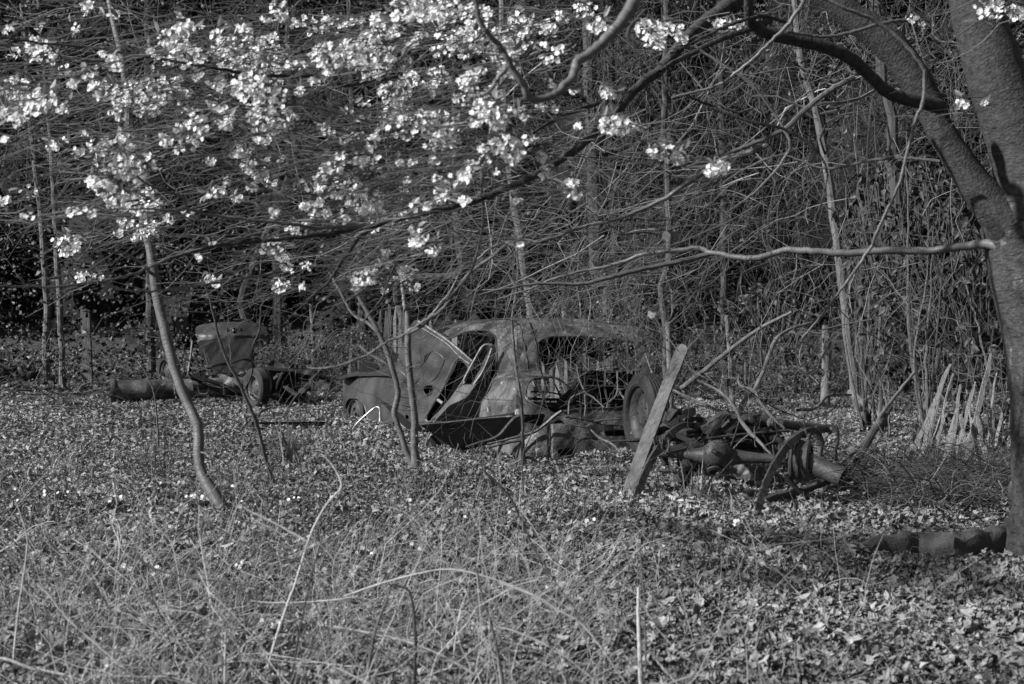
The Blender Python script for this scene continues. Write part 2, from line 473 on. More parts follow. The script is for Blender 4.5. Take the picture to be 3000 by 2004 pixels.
def litter():
    mb = MB()
    T = [outline_leaf(2.5, .45, .12, 1), outline_leaf(2, .55, .25, 2), outline_leaf(3, .35, -.1, 3), outline_leaf(1.2, .1, .18, 4), outline_leaf(2.2, .5, .35, 5), outline_leaf(.5, .05, .05, 6)]
    for tm in T:
        n = 12500
        x, y = field(n, 4.6, 9.6, .4)
        c = np.stack([x, y, gz(x, y) + rng.uniform(.0, .03, n)], 1)
        L = rng.uniform(.026, .056, n) * rng.choice([.7, 1, 1.4], n)
        scatter(mb, tm, c, randdir(n, .35), np.array([0, 0, 1.]) + .36 * rng.normal(size=(n, 3)), L, L * rng.uniform(.55, 1.3, n), patch(x, y) * np.clip(rng.lognormal(-.9, .4, n), .1, .66))
    for tm in T:      # bigger curled leaves lying on top, mostly in the open right half
        n = 420
        x, y = field(n, 4.9, 13, .2); x = np.abs(x) * rng.choice([1, 1, 1, -1], n)
        L = rng.uniform(.055, .10, n)
        scatter(mb, tm, np.stack([x, y, gz(x, y) + .03], 1), randdir(n, .3), np.array([0, 0, 1.]) + .35 * rng.normal(size=(n, 3)), L, L * rng.uniform(.7, 1.3, n), rng.uniform(.3, .72, n))
    S = [(np.array([(0, 0, 0), (a, w, f), (1, 0, c), (b, -w, f)], float), np.array([(0, 2, 1), (0, 3, 2)])) for a, b, w, f, c in ((.5, .4, .4, .15, .2), (.3, .6, .5, -.1, .1), (.6, .6, .45, .3, -.2), (.2, .7, .35, .1, .3))]
    for tm in S:
        for (n, y0, y1, l0, l1) in ((36000, 9.0, 16, .022, .058), (22000, 15, 23, .028, .07), (9000, 22, 36, .05, .11)):
            x, y = field(n, y0, y1, .8)
            c = np.stack([x, y, gz(x, y) + rng.uniform(0, .035, n)], 1)
            L = rng.uniform(l0, l1, n)
            scatter(mb, tm, c, randdir(n, .4), np.array([0, -.1, 1.]) + .42 * rng.normal(size=(n, 3)), L, L * rng.uniform(.5, 1.3, n), patch(x, y) * np.clip(rng.lognormal(-.95, .42, n), .08, .62) * (1 if y0 < 20 else .75))
    o = mb.build("leaf_litter", M['litter'], smooth=False)
    tag(o, "carpet of dry fallen leaves over the whole clearing", "fallen leaves", kind='stuff')
litter()

def litter_twigs():
    n = 2600; K = 4
    x, y = field(n, 5, 28, .5)
    c = np.stack([x, y, gz(x, y) + rng.uniform(.01, .04, n)], 1)
    a = rng.uniform(0, 2 * np.pi, n); L = rng.uniform(.06, .35, n) * np.clip(y / 12, .6, 1.6)
    d = np.stack([np.cos(a), np.sin(a), rng.normal(size=n) * .12], 1)
    t = np.linspace(0, 1, K)
    bend = rng.normal(size=(n, 3)) * .12
    Pp = c[:, None] + (d * L[:, None])[:, None] * t[None, :, None] + (bend * L[:, None])[:, None] * (np.sin(np.pi * t))[None, :, None]
    r = np.repeat((rng.uniform(.0012, .004, n) * np.clip(y / 9, 1, 2))[:, None], K, 1) * np.linspace(1, .5, K)
    V, F, uv, tn = tubes(Pp, r, 4, np.clip(rng.lognormal(-.4, .5, n), .15, 1.6))
    mb = MB(); mb.add(V, F, uv, tn)
    tag(mb.build("twig_litter", M['twig']), "small dead twigs lying among the fallen leaves", "fallen twigs", kind='stuff')
litter_twigs()

def blades(n, cx, cy, sx, sy, h0, h1, w, tone0=.5, spread=.5, mb=None, cap=None):
    """arching grass blades rooted round pixel-free world points"""
    x = cx + rng.normal(size=n) * sx; y = cy + rng.normal(size=n) * sy
    a = rng.uniform(0, 2 * np.pi, n); h = rng.uniform(h0, h1, n)
    lean = np.stack([np.cos(a), np.sin(a)], 1) * (rng.uniform(.1, 1, n) * spread)[:, None]
    K = 5; t = np.linspace(0, 1, K)
    Pp = np.zeros((n, K, 3))
    Pp[:, :, 0] = x[:, None] + (lean[:, 0] * h)[:, None] * t ** 1.6
    Pp[:, :, 1] = y[:, None] + (lean[:, 1] * h)[:, None] * t ** 1.6
    Pp[:, :, 2] = gz(x, y)[:, None] - .01 + h[:, None] * (t - .38 * t ** 3 * (np.linalg.norm(lean, axis=1) / max(spread, .01))[:, None])
    side = np.stack([-np.sin(a), np.cos(a), 0 * a], 1)
    ww = w * rng.uniform(.6, 1.3, n)[:, None] * np.array([.8, 1, .9, .6, .08])
    V = np.stack([Pp - side[:, None] * ww[:, :, None] / 2, Pp + side[:, None] * ww[:, :, None] / 2], 2).reshape(-1, 3)
    i = np.arange(n)[:, None] * K * 2; j = np.arange(K - 1)[None] * 2
    F = np.stack([i + j, i + j + 1, i + j + 3, i + j + 2], -1).reshape(-1, 4)
    tn = np.repeat(np.clip(tone0 * rng.lognormal(0, .35, n), .1, 1.8), K * 2)
    mb = mb or MB(); mb.add(V, [F], None, tn)
    return mb

def ground_plants():
    # low clumps of small round leaves (ground ivy, celandine) between the dead leaves, mostly in the left half
    mb = MB(); tm = (np.array([(0, 0, 0), (.25, .42, .08), (.7, .45, .1), (1, .12, 0), (1, -.12, 0), (.7, -.45, .1), (.25, -.42, .08), (.5, 0, -.05)], float),
                     np.array([(7, 1, 0), (7, 2, 1), (7, 3, 2), (7, 4, 3), (7, 5, 4), (7, 6, 5), (7, 0, 6)]))
    for _ in range(300):
        y0 = math.sqrt(rng.uniform(5.2 ** 2, 15 ** 2)); x0 = rng.uniform(-.38, .10 if rng.random() < .92 else .38) * y0
        n = int(rng.integers(15, 90)); s = rng.uniform(.08, .28)
        x = x0 + rng.normal(size=n) * s; y = y0 + rng.normal(size=n) * s
        c = np.stack([x, y, gz(x, y) + rng.uniform(.02, .07, n)], 1); L = rng.uniform(.012, .03, n)
        scatter(mb, tm, c, randdir(n, .3), np.array([0, -.2, 1.]) + .3 * rng.normal(size=(n, 3)), L, L, np.clip(.33 * rng.lognormal(0, .25, n), .1, .7))
    tag(mb.build("ground_cover", M['spring_leaf'], smooth=False), "low patches of small round green leaves among the dead ones", "ground cover", kind='stuff')
ground_plants()

def grass():
    mb = MB()
    spots = []
    for _ in range(520):
        y = rng.uniform(5.2, 17); x = rng.uniform(-.38 * y - .3, .1 * y) - max(0, rng.normal()) * .4
        if rng.random() < .25: x = rng.uniform(-.4 * y, .4 * y)
        spots.append((x, y))
    for x, y in spots:
        blades(int(rng.integers(6, 22)), x, y, .10, .10, .05, .2, .0035, .55, .7, mb)
    for y0 in np.arange(5.3, 7.6, .12):       # denser and longer along the near left
        for _ in range(4):
            x = rng.uniform(-.37 * y0 - .2, .05 * y0)
            blades(int(rng.integers(4, 14)), x, y0, .06, .05, .08, .34, .0042, .8, .9, mb)
    tag(mb.build("grass", M['grass'], smooth=False), "thin wild grass coming up through the fallen leaves", "grass", kind='stuff')
grass()

# ================================================================ the wood behind the clearing
def arc_paths(n, c, d, L, sag, K=7, curl=.25, kink=.022):
    """n wandering twigs from c along d"""
    t = np.linspace(0, 1, K)
    d = norm(d)
    b1 = rng.normal(size=(n, 3)); b1 -= (b1 * d).sum(1, keepdims=True) * d; b1 = norm(b1)
    b2 = np.cross(d, b1)
    w1 = rng.normal(size=(n, 1)) * curl; w2 = rng.normal(size=(n, 1)) * curl * .6
    Pp = c[:, None] + (d * L[:, None])[:, None] * t[None, :, None]
    Pp = Pp + b1[:, None] * (w1 * L[:, None] * np.sin(np.pi * t * .9))[:, :, None] + b2[:, None] * (w2 * L[:, None] * np.sin(2 * np.pi * t))[:, :, None]
    Pp[:, :, 2] += (sag * L)[:, None] * (t ** 2)[None] * 1.0
    Pp += np.cumsum(rng.normal(size=Pp.shape), 1) * (L * kink)[:, None, None] * np.minimum(t * 4, 1)[None, :, None]
    return Pp

def arcs(n, c, d, L, sag, r, K=7, curl=.25, S=3, tone=None, taper=.35):
    Pp = arc_paths(n, c, d, L, sag, K, curl)
    R = r[:, None] * np.linspace(1, taper, K)[None]
    return tubes(Pp, R, S, np.clip(rng.lognormal(-.75, .5, n), .1, 1.6) if tone is None else tone)

def forked(mb, n, c, d, L, sag, r, tone, kids=5, K=10, curl=.14, S=4, spread=.6, kink=.03):
    """n twigs with side shoots growing from points along them"""
    r = r * rng.choice([.6, .8, 1, 1, 1.7], n)
    Pp = arc_paths(n, c, d, L, sag, K, curl, kink)
    tn = np.clip(tone * rng.lognormal(0, .45, n), .1, 1.9)
    V, F, uv, t = tubes(Pp, r[:, None] * np.linspace(1, .35, K)[None], S, tn); mb.add(V, F, uv, t)
    m = n * kids; pi = np.repeat(np.arange(n), kids); ki = rng.integers(2, K - 1, m)
    st = Pp[pi, ki]; tg = norm(Pp[pi, np.minimum(ki + 1, K - 1)] - Pp[pi, ki - 1])
    dv = norm(tg + rng.normal(size=(m, 3)) * spread); l2 = L[pi] * rng.uniform(.12, .45, m); r2 = r[pi] * (1 - .65 * ki / K) * .7
    P2 = arc_paths(m, st, dv, l2, rng.normal(size=m) * .1, 7, curl * 1.3, kink)
    V, F, uv, t = tubes(P2, r2[:, None] * np.linspace(1, .4, 7)[None], 3, tn[pi]); mb.add(V, F, uv, t)

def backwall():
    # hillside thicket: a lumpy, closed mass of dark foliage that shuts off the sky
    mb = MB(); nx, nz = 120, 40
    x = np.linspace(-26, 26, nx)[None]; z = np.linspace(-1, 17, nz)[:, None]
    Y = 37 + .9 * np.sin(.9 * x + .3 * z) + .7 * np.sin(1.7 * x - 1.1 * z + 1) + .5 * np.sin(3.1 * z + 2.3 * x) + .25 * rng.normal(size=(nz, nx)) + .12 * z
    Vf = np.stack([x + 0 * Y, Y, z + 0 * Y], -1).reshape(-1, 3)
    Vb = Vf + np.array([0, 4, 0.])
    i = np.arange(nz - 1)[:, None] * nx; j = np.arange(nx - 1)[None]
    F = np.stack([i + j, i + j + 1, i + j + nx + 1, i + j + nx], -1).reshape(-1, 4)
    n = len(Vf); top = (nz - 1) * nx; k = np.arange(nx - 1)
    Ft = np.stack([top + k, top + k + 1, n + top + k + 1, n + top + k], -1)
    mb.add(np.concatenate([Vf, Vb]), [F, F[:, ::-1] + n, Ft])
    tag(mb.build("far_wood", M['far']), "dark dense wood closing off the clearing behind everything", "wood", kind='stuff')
backwall()

def band(n, xr, y0, y1, z0, z1):
    y = rng.uniform(y0, y1, n); x = rng.uniform(*xr, n) * y
    return np.stack([x, y, rng.uniform(z0, z1, n)], 1)

def undergrowth():
    mb = MB()
    # upright and leaning shoots, long arching dead twigs; densest in the right half
    for (n, xr, y0, y1, z0, z1, up, L0, L1, r0, r1, tn) in (
        (900, (-.42, .42), 24, 33, 2.6, 9.0, .35, .8, 3.0, .004, .010, .26),
        (620, (-.42, .1), 23, 30, 2.6, 8.0, .5, .8, 2.4, .003, .007, .38),
        (950, (.04, .40), 22.8, 27, .1, 6.0, 3.0, .8, 2.8, .004, .012, .42),
        (150, (-.02, .40), 17, 23, 1.9, 6.0, .3, .6, 2.2, .0025, .007, .6),
        (300, (-.4, .4), 20, 28, .0, .7, .8, .3, 1.0, .002, .006, .4)):
        c = band(n, xr, y0, y1, z0, z1)
        c[:, 2] += gz(c[:, 0], c[:, 1])
        d = rng.normal(size=(n, 3)) * np.array([1, .6, .65]); d[:, 2] += up * rng.choice([-.4, 1, 1.5], n)
        L = rng.uniform(L0, L1, n)
        forked(mb, n, c, d, L, rng.normal(size=n) * .3, rng.uniform(r0, r1, n) * rng.choice([.8, 1, 1.6], n), tn, kids=4, K=8, S=3, curl=.22, kink=.035)
    tag(mb.build("undergrowth", M['twig']), "tangle of thin bare twigs and shoots behind the clearing", "undergrowth", kind='stuff')
    mb = MB()
    S = [simple_leaf(.1, .1), simple_leaf(-.15, -.1, .45)]
    for tm in S:
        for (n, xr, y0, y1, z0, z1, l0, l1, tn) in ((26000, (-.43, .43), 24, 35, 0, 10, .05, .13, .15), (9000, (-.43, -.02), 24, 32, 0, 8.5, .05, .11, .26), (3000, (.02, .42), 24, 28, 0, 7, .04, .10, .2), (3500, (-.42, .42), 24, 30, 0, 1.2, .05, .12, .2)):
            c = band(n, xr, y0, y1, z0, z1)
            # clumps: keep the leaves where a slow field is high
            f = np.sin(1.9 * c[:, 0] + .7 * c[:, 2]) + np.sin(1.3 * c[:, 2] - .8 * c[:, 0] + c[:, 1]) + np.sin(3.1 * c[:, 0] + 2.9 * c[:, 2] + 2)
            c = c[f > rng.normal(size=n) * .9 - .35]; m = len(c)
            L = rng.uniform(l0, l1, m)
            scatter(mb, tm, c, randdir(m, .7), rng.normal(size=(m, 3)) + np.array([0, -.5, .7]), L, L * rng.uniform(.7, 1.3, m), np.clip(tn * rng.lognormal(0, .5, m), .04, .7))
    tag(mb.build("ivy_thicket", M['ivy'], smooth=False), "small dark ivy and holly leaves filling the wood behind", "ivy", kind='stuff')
undergrowth()

TRUNKS = [   # native pixel path, depth, base width and top width in pixels, bark, label
    (c4((520, 60), (560, 400), (640, 700), (700, 950), (745, 1250)) + c5((250, 400), (268, 600), (290, 720), (300, 830)), 20.5, 26, 18, 'pale_bark', "slim pale trunk behind the wire fence beside the round post"),
    (c9((935, 640), (960, 950), (1010, 1250), (1050, 1540)) + ca((340, 300), (375, 560), (405, 880)), 22.5, 27, 20, 'pale_bark', "pale lichen-spotted trunk rising behind the roof of the saloon"),
    (c9((1420, 200), (1430, 600), (1450, 1000), (1470, 1565)) + ca((1000, 620), (1010, 900)), 24.5, 46, 36, 'rough_bark', "broad dark trunk rising behind the right end of the wreck's roof"),
    (c9((1540, 100), (1545, 700), (1560, 1200), (1580, 1565)) + ca((1060, 640), (1070, 900)), 26.0, 30, 24, 'rough_bark', "dark trunk close to the right of the broad dark trunk"),
    (c9((1860, 350), (1850, 700), (1870, 1000), (1880, 1500)) + ca((1400, 640), (1440, 950)), 23.0, 22, 16, 'rough_bark', "thin dark trunk behind the top of the leaning plank"),
    (c4((1070, 340), (1110, 600), (1160, 800), (1170, 1200)) + c5((530, 330), (560, 620), (590, 900)), 17.5, 36, 26, 'rough_bark', "mossy trunk behind the leaning pale palings at the right"),
    (c6((220, 0), (255, 350), (285, 700), (310, 1100), (320, 1300)) + cc((550, 560), (560, 850)), 27.0, 18, 12, 'pale_bark', "thin greyish trunk far behind at the left, right of the two"),
    (c6((130, 0), (180, 700), (235, 1250)) + cc((430, 560), (425, 990)), 28.5, 20, 14, 'pale_bark', "thin greyish trunk far behind at the left, left of the two"),
    (c6((1650, 0), (1680, 700), (1690, 950)) + cb((500, 850), (540, 1040), (545, 1130)), 27.5, 28, 20, 'rough_bark', "dark trunk behind the upturned scuttle of the far wreck"),
    (cc((1380, 200), (1385, 900), (1375, 1290)), 29.0, 26, 24, 'rough_bark', "dark trunk behind the long steel cylinder"),
    (c3((1270, -300), (1275, 60), (1280, 280)), 28.5, 40, 30, 'rough_bark', "dark trunk right of the scuttle of the far wreck"),
    (c6((2010, 0), (2030, 700), (2060, 1100)) + c1((380, 60), (370, 260)), 26.5, 26, 18, 'rough_bark', "dark trunk behind the front wing of the saloon"),
    (c9((2180, 560), (2190, 1000), (2195, 1560)), 24.5, 22, 18, 'rough_bark', "thin trunk behind the broken fence wire near the middle of the thicket"),
    (c9((660, 1240), (680, 1565)) + cb((1570, 760), (1610, 1100)), 25.0, 24, 16, 'rough_bark', "slim dark trunk behind the two-stemmed sapling"),
]
def background_trees():
    for k, (pts, d, w0, w1, bark, label) in enumerate(TRUNKS):
        pts = sorted(pts, key=lambda p: -p[1])
        base = G(pts[0][0], max(pts[0][1], 905 + FX * EYE / d))
        b = P(pts[0][0], pts[0][1], d); bz = float(gz(b[0], d))
        foot = np.array([b[0] + .02, d, bz - .1])
        path = np.array([foot] + [P(p[0], p[1], d) for p in pts if P(p[0], p[1], d)[2] > bz + .3])
        top = path[-1] + (path[-1] - path[-2]) * 1.0; top[2] = max(top[2], path[-1][2] + 1.5, 8.5)
        top[0] = path[-1][0] + np.clip(top[0] - path[-1][0], -.5, .5)
        path = spline(np.vstack([path, top]), 40)
        e = empty("woodland_tree", foot + np.array([0, 0, .1]), label, "tree", "trees standing in the wood behind the clearing")
        r0, r1 = w0 / 2 * d / FX, w1 / 2 * d / FX
        mb = MB(); limb(mb, path, r0 * 1.1, r1, 9, .05, gn=.008)
        mb.build("trunk", M[bark], e)
        # boughs leave the trunk with twigs on them
        mb = MB(); cen = []
        for q in range(9):
            i = rng.integers(16, 39); s = path[i]
            a = rng.uniform(0, 6.28); v = norm(np.array([math.cos(a), .6 * math.sin(a), rng.uniform(.1, .8)]))
            L = rng.uniform(.8, 2.2)
            V, F, uv, t = arcs(1, s[None], v[None], np.array([L]), np.array([-.2]), np.array([r1 * .4]), K=9, S=5)
            mb.add(V, F, uv, t)
            ends = s + v * L * rng.uniform(.4, 1, (14, 1))
            V, F, uv, t = arcs(14, ends, rng.normal(size=(14, 3)) + v, rng.uniform(.4, 1.3, 14), -rng.uniform(0, .4, 14), rng.uniform(.003, .006, 14))
            mb.add(V, F, uv, t); cen.append(ends)
        mb.build("twigs", M['dark_twig'], e)['kind'] = 'stuff'
        cen = np.concatenate(cen); n = 700
        c = cen[rng.integers(0, len(cen), n)] + rng.normal(size=(n, 3)) * .35
        mb = MB(); L = rng.uniform(.04, .1, n)
        scatter(mb, simple_leaf(.1, .1), c, randdir(n, .7), rng.normal(size=(n, 3)) + np.array([0, 0, .6]), L, L, np.clip(.4 * rng.lognormal(0, .6, n), .05, 1.5))
        mb.build("crown", M['ivy'], e, smooth=False)
background_trees()

def hazels():
    # multi-stemmed coppice stools behind the wire
    for (base, d, tops, lab) in (
        (c5((605, 1100))[0], 14.9, [(480, 0), (505, -300), (540, 200), (585, -100), (620, 100), (560, 600), (650, 250), (515, 700), (690, -80)], "many-stemmed hazel stool beside the leaning palings"),
        (c5((840, 1080))[0], 14.6, [(745, 300), (690, 330), (760, 560)], "thin dark bent sapling behind the crossed palings"),
        (c5((420, 980))[0], 17.0, [(330, 100), (360, 500), (395, -200), (440, 300), (300, 560), (470, 480)], "hazel stool behind the fork of the leaning dead limb"),
        (c4((1000, 1900))[0], 18.0, [(880, 500), (900, 900), (960, 300), (1000, 700), (1050, 400), (800, 1000), (1020, 100)], "tall hazel rods behind the level lower bough of the cherry"),
        (c5((905, 1090))[0], 14.9, [(960, 640), (930, 760), (985, 520), (890, 700)], "cluster of dark stems close against the foot of the cherry"),
    ):
        conv = c4 if 'lower bough' in lab else c5
        b = P(base[0], base[1], d); b[2] = float(gz(b[0], d)) - .03
        e = empty("hazel", b, lab, "shrub", "hazel stools along the fence")
        for tx, ty in tops:
            q = conv((tx, ty))[0]
            T = P(q[0], q[1], d + rng.uniform(-.5, .9))
            m1 = b * .65 + T * .35 + np.append(rng.normal(size=2) * .09, 0); m2 = b * .3 + T * .7 + np.append(rng.normal(size=2) * .1, 0)
            path = spline([b + np.append(rng.normal(size=2) * .07, 0), m1, m2, T], 22)
            mb = MB(); limb(mb, path, rng.uniform(.012, .026), .005, 6, .08, gn=.006)
            k = 10
            cc_ = path[rng.integers(6, 22, k)]
            V, F, uv, t = arcs(k, cc_, rng.normal(size=(k, 3)) + np.array([0, 0, .7]), rng.uniform(.2, .9, k), rng.normal(size=k) * .2, rng.uniform(.002, .005, k))
            mb.add(V, F, uv, t)
            mb.build("stem", M['twig' if rng.random() < .4 else 'dark_twig'], e)
hazels()

def laurel(name, boxes, label):
    b0 = boxes[0]
    e = empty(name, (b0[0], b0[2], 0), label, "shrub")
    mb = MB(); st = MB()
    tm = simple_leaf(.10, -.12, .20)
    L6 = (np.array([(0, 0, 0), (.25, .16, .05), (.6, .17, .03), (1, 0, -.18), (.6, -.17, .03), (.25, -.16, .05), (.3, 0, 0), (.65, 0, -.03)], float),
          np.array([(0, 6, 1), (6, 7, 2), (6, 2, 1), (7, 3, 2), (0, 5, 6), (6, 5, 4), (6, 4, 7), (7, 4, 3)]))
    for (cx, rx, cy, ry, cz, rz, n) in boxes:
        k = n // 7
        u = norm(rng.normal(size=(k, 3))) * rng.uniform(.45, 1, (k, 1)) ** .5
        w = np.array([cx, cy, cz]) + u * np.array([rx, ry, rz])
        V, F, uv, t = tubes(np.stack([np.tile([cx, cy, .1], (k, 1)) * .3 + w * .7, w], 1), np.full((k, 2), .006), 3); st.add(V, F, uv, t)
        for _ in range(7):
            d = norm(u * .4 + rng.normal(size=(k, 3)) * .5 + np.array([0, -.2, -.9])); L = rng.uniform(.09, .16, k)
            scatter(mb, L6, w, d, rng.normal(size=(k, 3)) * .5 + np.array([-.2, -.9, .5]), L, L * rng.uniform(.9, 1.3, k), np.clip(.4 * rng.lognormal(0, .4, k), .12, 1.1))
    mb.build("foliage", M['laurel'], e, smooth=False)
    st.build("stems", M['dark_twig'], e)['kind'] = 'stuff'
laurel("laurel", [(5.6, 1.5, 16.8, .8, 1.6, 1.5, 3300), (4.7, .8, 17.2, .6, 2.6, .9, 900)], "big glossy-leaved laurel behind the wire fence next to the cherry trunk")
laurel("laurel", [(3.9, 1.0, 21.5, .8, 1.0, 1.0, 900), (5.8, .9, 20.5, .7, 2.8, 1.2, 800)], "smaller dark laurel behind the round fence post")
laurel("bramble", [(1.15, .9, 18.2, .7, 1.35, .5, 0)], "x") if False else None

def bramble(pix, d, rx, rz, n, label, name="bramble", arch=16, grp=None):
    c = P(pix[0], pix[1], d); b = np.array([c[0], d, float(gz(c[0], d))])
    e = empty(name, b, label, "bramble", grp)
    mb = MB()
    k = arch
    a = rng.uniform(0, 6.28, k)
    for q_ in range(k):
      V, F, uv, t = arcs(1, b + rng.normal(size=(1, 3)) * np.array([rx * .5, .3, .0]), np.array([[math.cos(a[q_]) * .6, .4 * math.sin(a[q_]), 1]]), rng.uniform(.6, 1.1, 1) * (rz + c[2] - b[2]), -rng.uniform(.2, .6, 1), rng.uniform(.003, .006, 1), K=10, S=5, curl=.2)
      MB().add(V, F, uv, t).build('stem', M['twig'], e)
    q = c + rng.normal(size=(n // 5, 3)) * np.array([rx * .5, .25, rz * .45])
    V, F, uv, t = arcs(len(q), q, rng.normal(size=(len(q), 3)), rng.uniform(.15, .6, len(q)), rng.normal(size=len(q)) * .2, rng.uniform(.0015, .0035, len(q)))
    mb.add(V, F, uv, t)
    mb.build("twigs", M['twig'], e)['kind'] = 'stuff'
    mb = MB(); cen = V.reshape(-1, 3)[rng.integers(0, len(V), n)] + rng.normal(size=(n, 3)) * .02
    L = rng.uniform(.02, .045, n)
    scatter(mb, simple_leaf(.12, .1, .4), cen, randdir(n, .8), rng.normal(size=(n, 3)) + np.array([0, -.3, .8]), L, L * 1.2, np.clip(.7 * rng.lognormal(0, .4, n), .15, 1.8))
    mb.build("leaves", M['conifer'], e, smooth=False)
bramble(c1((2180, 330))[0], 15.6, .38, .28, 500, "leafy bramble hanging over the right end of the wreck's roof")
bramble(c3((1380, 400))[0], 25.5, .9, .35, 1300, "low leafy bramble mound between the two wrecks")
bramble(ca((960, 700))[0], 19.5, .9, .5, 900, "fine-twigged bush behind the middle of the saloon's roof")
bramble(c3((1500, 420))[0], 24, .7, .3, 600, "small bramble behind the bent steel hoops")
bramble(cc((60, 1080))[0], 28.3, 1.3, .45, 900, "straggling bramble beside the low sill at the far left")
bramble(c2((1300, 420))[0], 17.5, .9, .6, 700, "sparse dead bramble above the chassis, left of the round post")
bramble(c1((340, 420))[0], 21.5, .5, .3, 500, "tuft of bramble just behind the saloon's front wing")
# ================================================================ posts and wire fence
def round_post(top, bot, w, label, lean=0, grp="weathered fence posts", square=False, d=None):
    B = G(bot[0], bot[1]) if d is None else P(bot[0], bot[1], d)
    T = P(top[0], top[1], B[1])
    foot = B - np.array([0, 0, .15])
    e = empty("fence_post", B, label, "fence post", grp)
    mb = MB(); r = w / 2 * B[1] / FX
    if square:
        bar(mb, foot, T, r * 2, r * 1.3)
    else:
        limb(mb, spline([foot, (foot + T) / 2 + .01, T], 14), r, r * .93, 14, .015, cap=True)
    mb.build("shaft", M['post'], e, smooth=not square)
    mb = MB(); lathe(mb, [(0.001, .012), (r * .8, .01), (r * .99, -.004)], T, (T - foot)); mb.build("end_grain", M['wood'], e)
    return B, T
round_post(cc((785, 655))[0], cc((815, 1375))[0], 26, "upright weathered square post standing alone at the far left", square=True)
rp = round_post(c2((1885, 10))[0], c2((1870, 640))[0], 30, "stout round fence post right of the chassis pile")
round_post(ca((1455, 900))[0], ca((1475, 1560))[0], 20, "thin grey fence post half hidden behind the leaning plank", d=21.5)
round_post(ca((1905, 850))[0], c2((1165, 520))[0], 17, "thin fence post between the leaning plank and the round post", d=21.5)
round_post(ca((665, 770))[0], ca((665, 980))[0], 22, "flat-topped stub of a post showing above the wreck's roof", d=21.0)
round_post(c3((1480, 60))[0], c3((1500, 440))[0], 14, "slim stake in the wood left of the palings", d=27)

def wire_fence():
    run = spline([(-1.0, 24.6), (2.0, 23.4), (4.95, 22.3), (5.0, 21.6), (4.75, 18.0), (4.6, 14.6), (4.75, 12.6)], 150)
    xs, y = run[:, 0], run[:, 1]; s_ = np.arange(150) * .1
    e = empty("wire_fence", (1, 22.5, 0), "sagging square-mesh wire stock fence along the right edge of the wood", "fence")
    hz = [.10, .24, .40, .56, .73, .91, 1.10]
    for h in hz:
        p = np.stack([xs, y, gz(xs, y) + h + .03 * np.sin(s_ * 1.7) + .01 * rng.normal(size=150)], 1)
        V, F, uv, t = tubes(p[None], np.full((1, 150), .0028), 4); MB().add(V, F, uv, t).build("line_wire", M['wire'], e)
    for i in range(2, 150, 2):
        p = np.array([[[xs[i] + .015 * rng.normal(), y[i], float(gz(xs[i], y[i])) + .03 * math.sin(s_[i] * 1.7) + h] for h in hz]])
        V, F, uv, t = tubes(p, np.full((1, len(hz)), .0022), 4); MB().add(V, F, uv, t).build("stay_wire", M['wire'], e)
wire_fence()

# ================================================================ cleft palings
def paling(a, b, w, d0, d1=None, label="", grp=None, foot=True):
    """irregular split board between pixel a (foot) and pixel b (tip)"""
    d1 = d1 or d0
    A = P(a[0], a[1], d0); B = P(b[0], b[1], d1)
    if foot: A[2] = float(gz(A[0], A[1])) - .03
    K = 8; t = np.linspace(0, 1, K)[:, None]
    path = A * (1 - t) + B * t + rng.normal(size=(K, 3)) * .006
    u = norm(B - A); s = norm(np.cross(u, [0, 1., 0])); n = np.cross(s, u)
    hw = w / 2 * d0 / FX
    ws = hw * (1 + .12 * rng.normal(size=K)); ws[-1] *= rng.uniform(.25, .8)
    th = .35 * ws + .004; tw = rng.uniform(-.5, .5)
    ss = s * math.cos(tw) + n * math.sin(tw); nn = np.cross(ss, u)
    V = np.stack([path - ss * ws[:, None] - nn * th[:, None], path + ss * ws[:, None] - nn * th[:, None] * .6, path + ss * ws[:, None] * .9 + nn * th[:, None], path - ss * ws[:, None] * .8 + nn * th[:, None]], 1).reshape(-1, 3)
    i = np.arange(K - 1)[:, None] * 4; k = np.arange(4)[None]; F = np.stack([i + k, i + (k + 1) % 4, i + 4 + (k + 1) % 4, i + 4 + k], -1).reshape(-1, 4)
    mb = MB().add(V, [np.concatenate([F, [[3, 2, 1, 0]], [[4 * K - 4, 4 * K - 3, 4 * K - 2, 4 * K - 1]]])])
    o = mb.build("paling", M['paling' if d0 < 19.5 else 'post'], None, smooth=False)
    return tag(o, label, "paling", grp)
g = "pale cleft palings leaning against the wire fence"
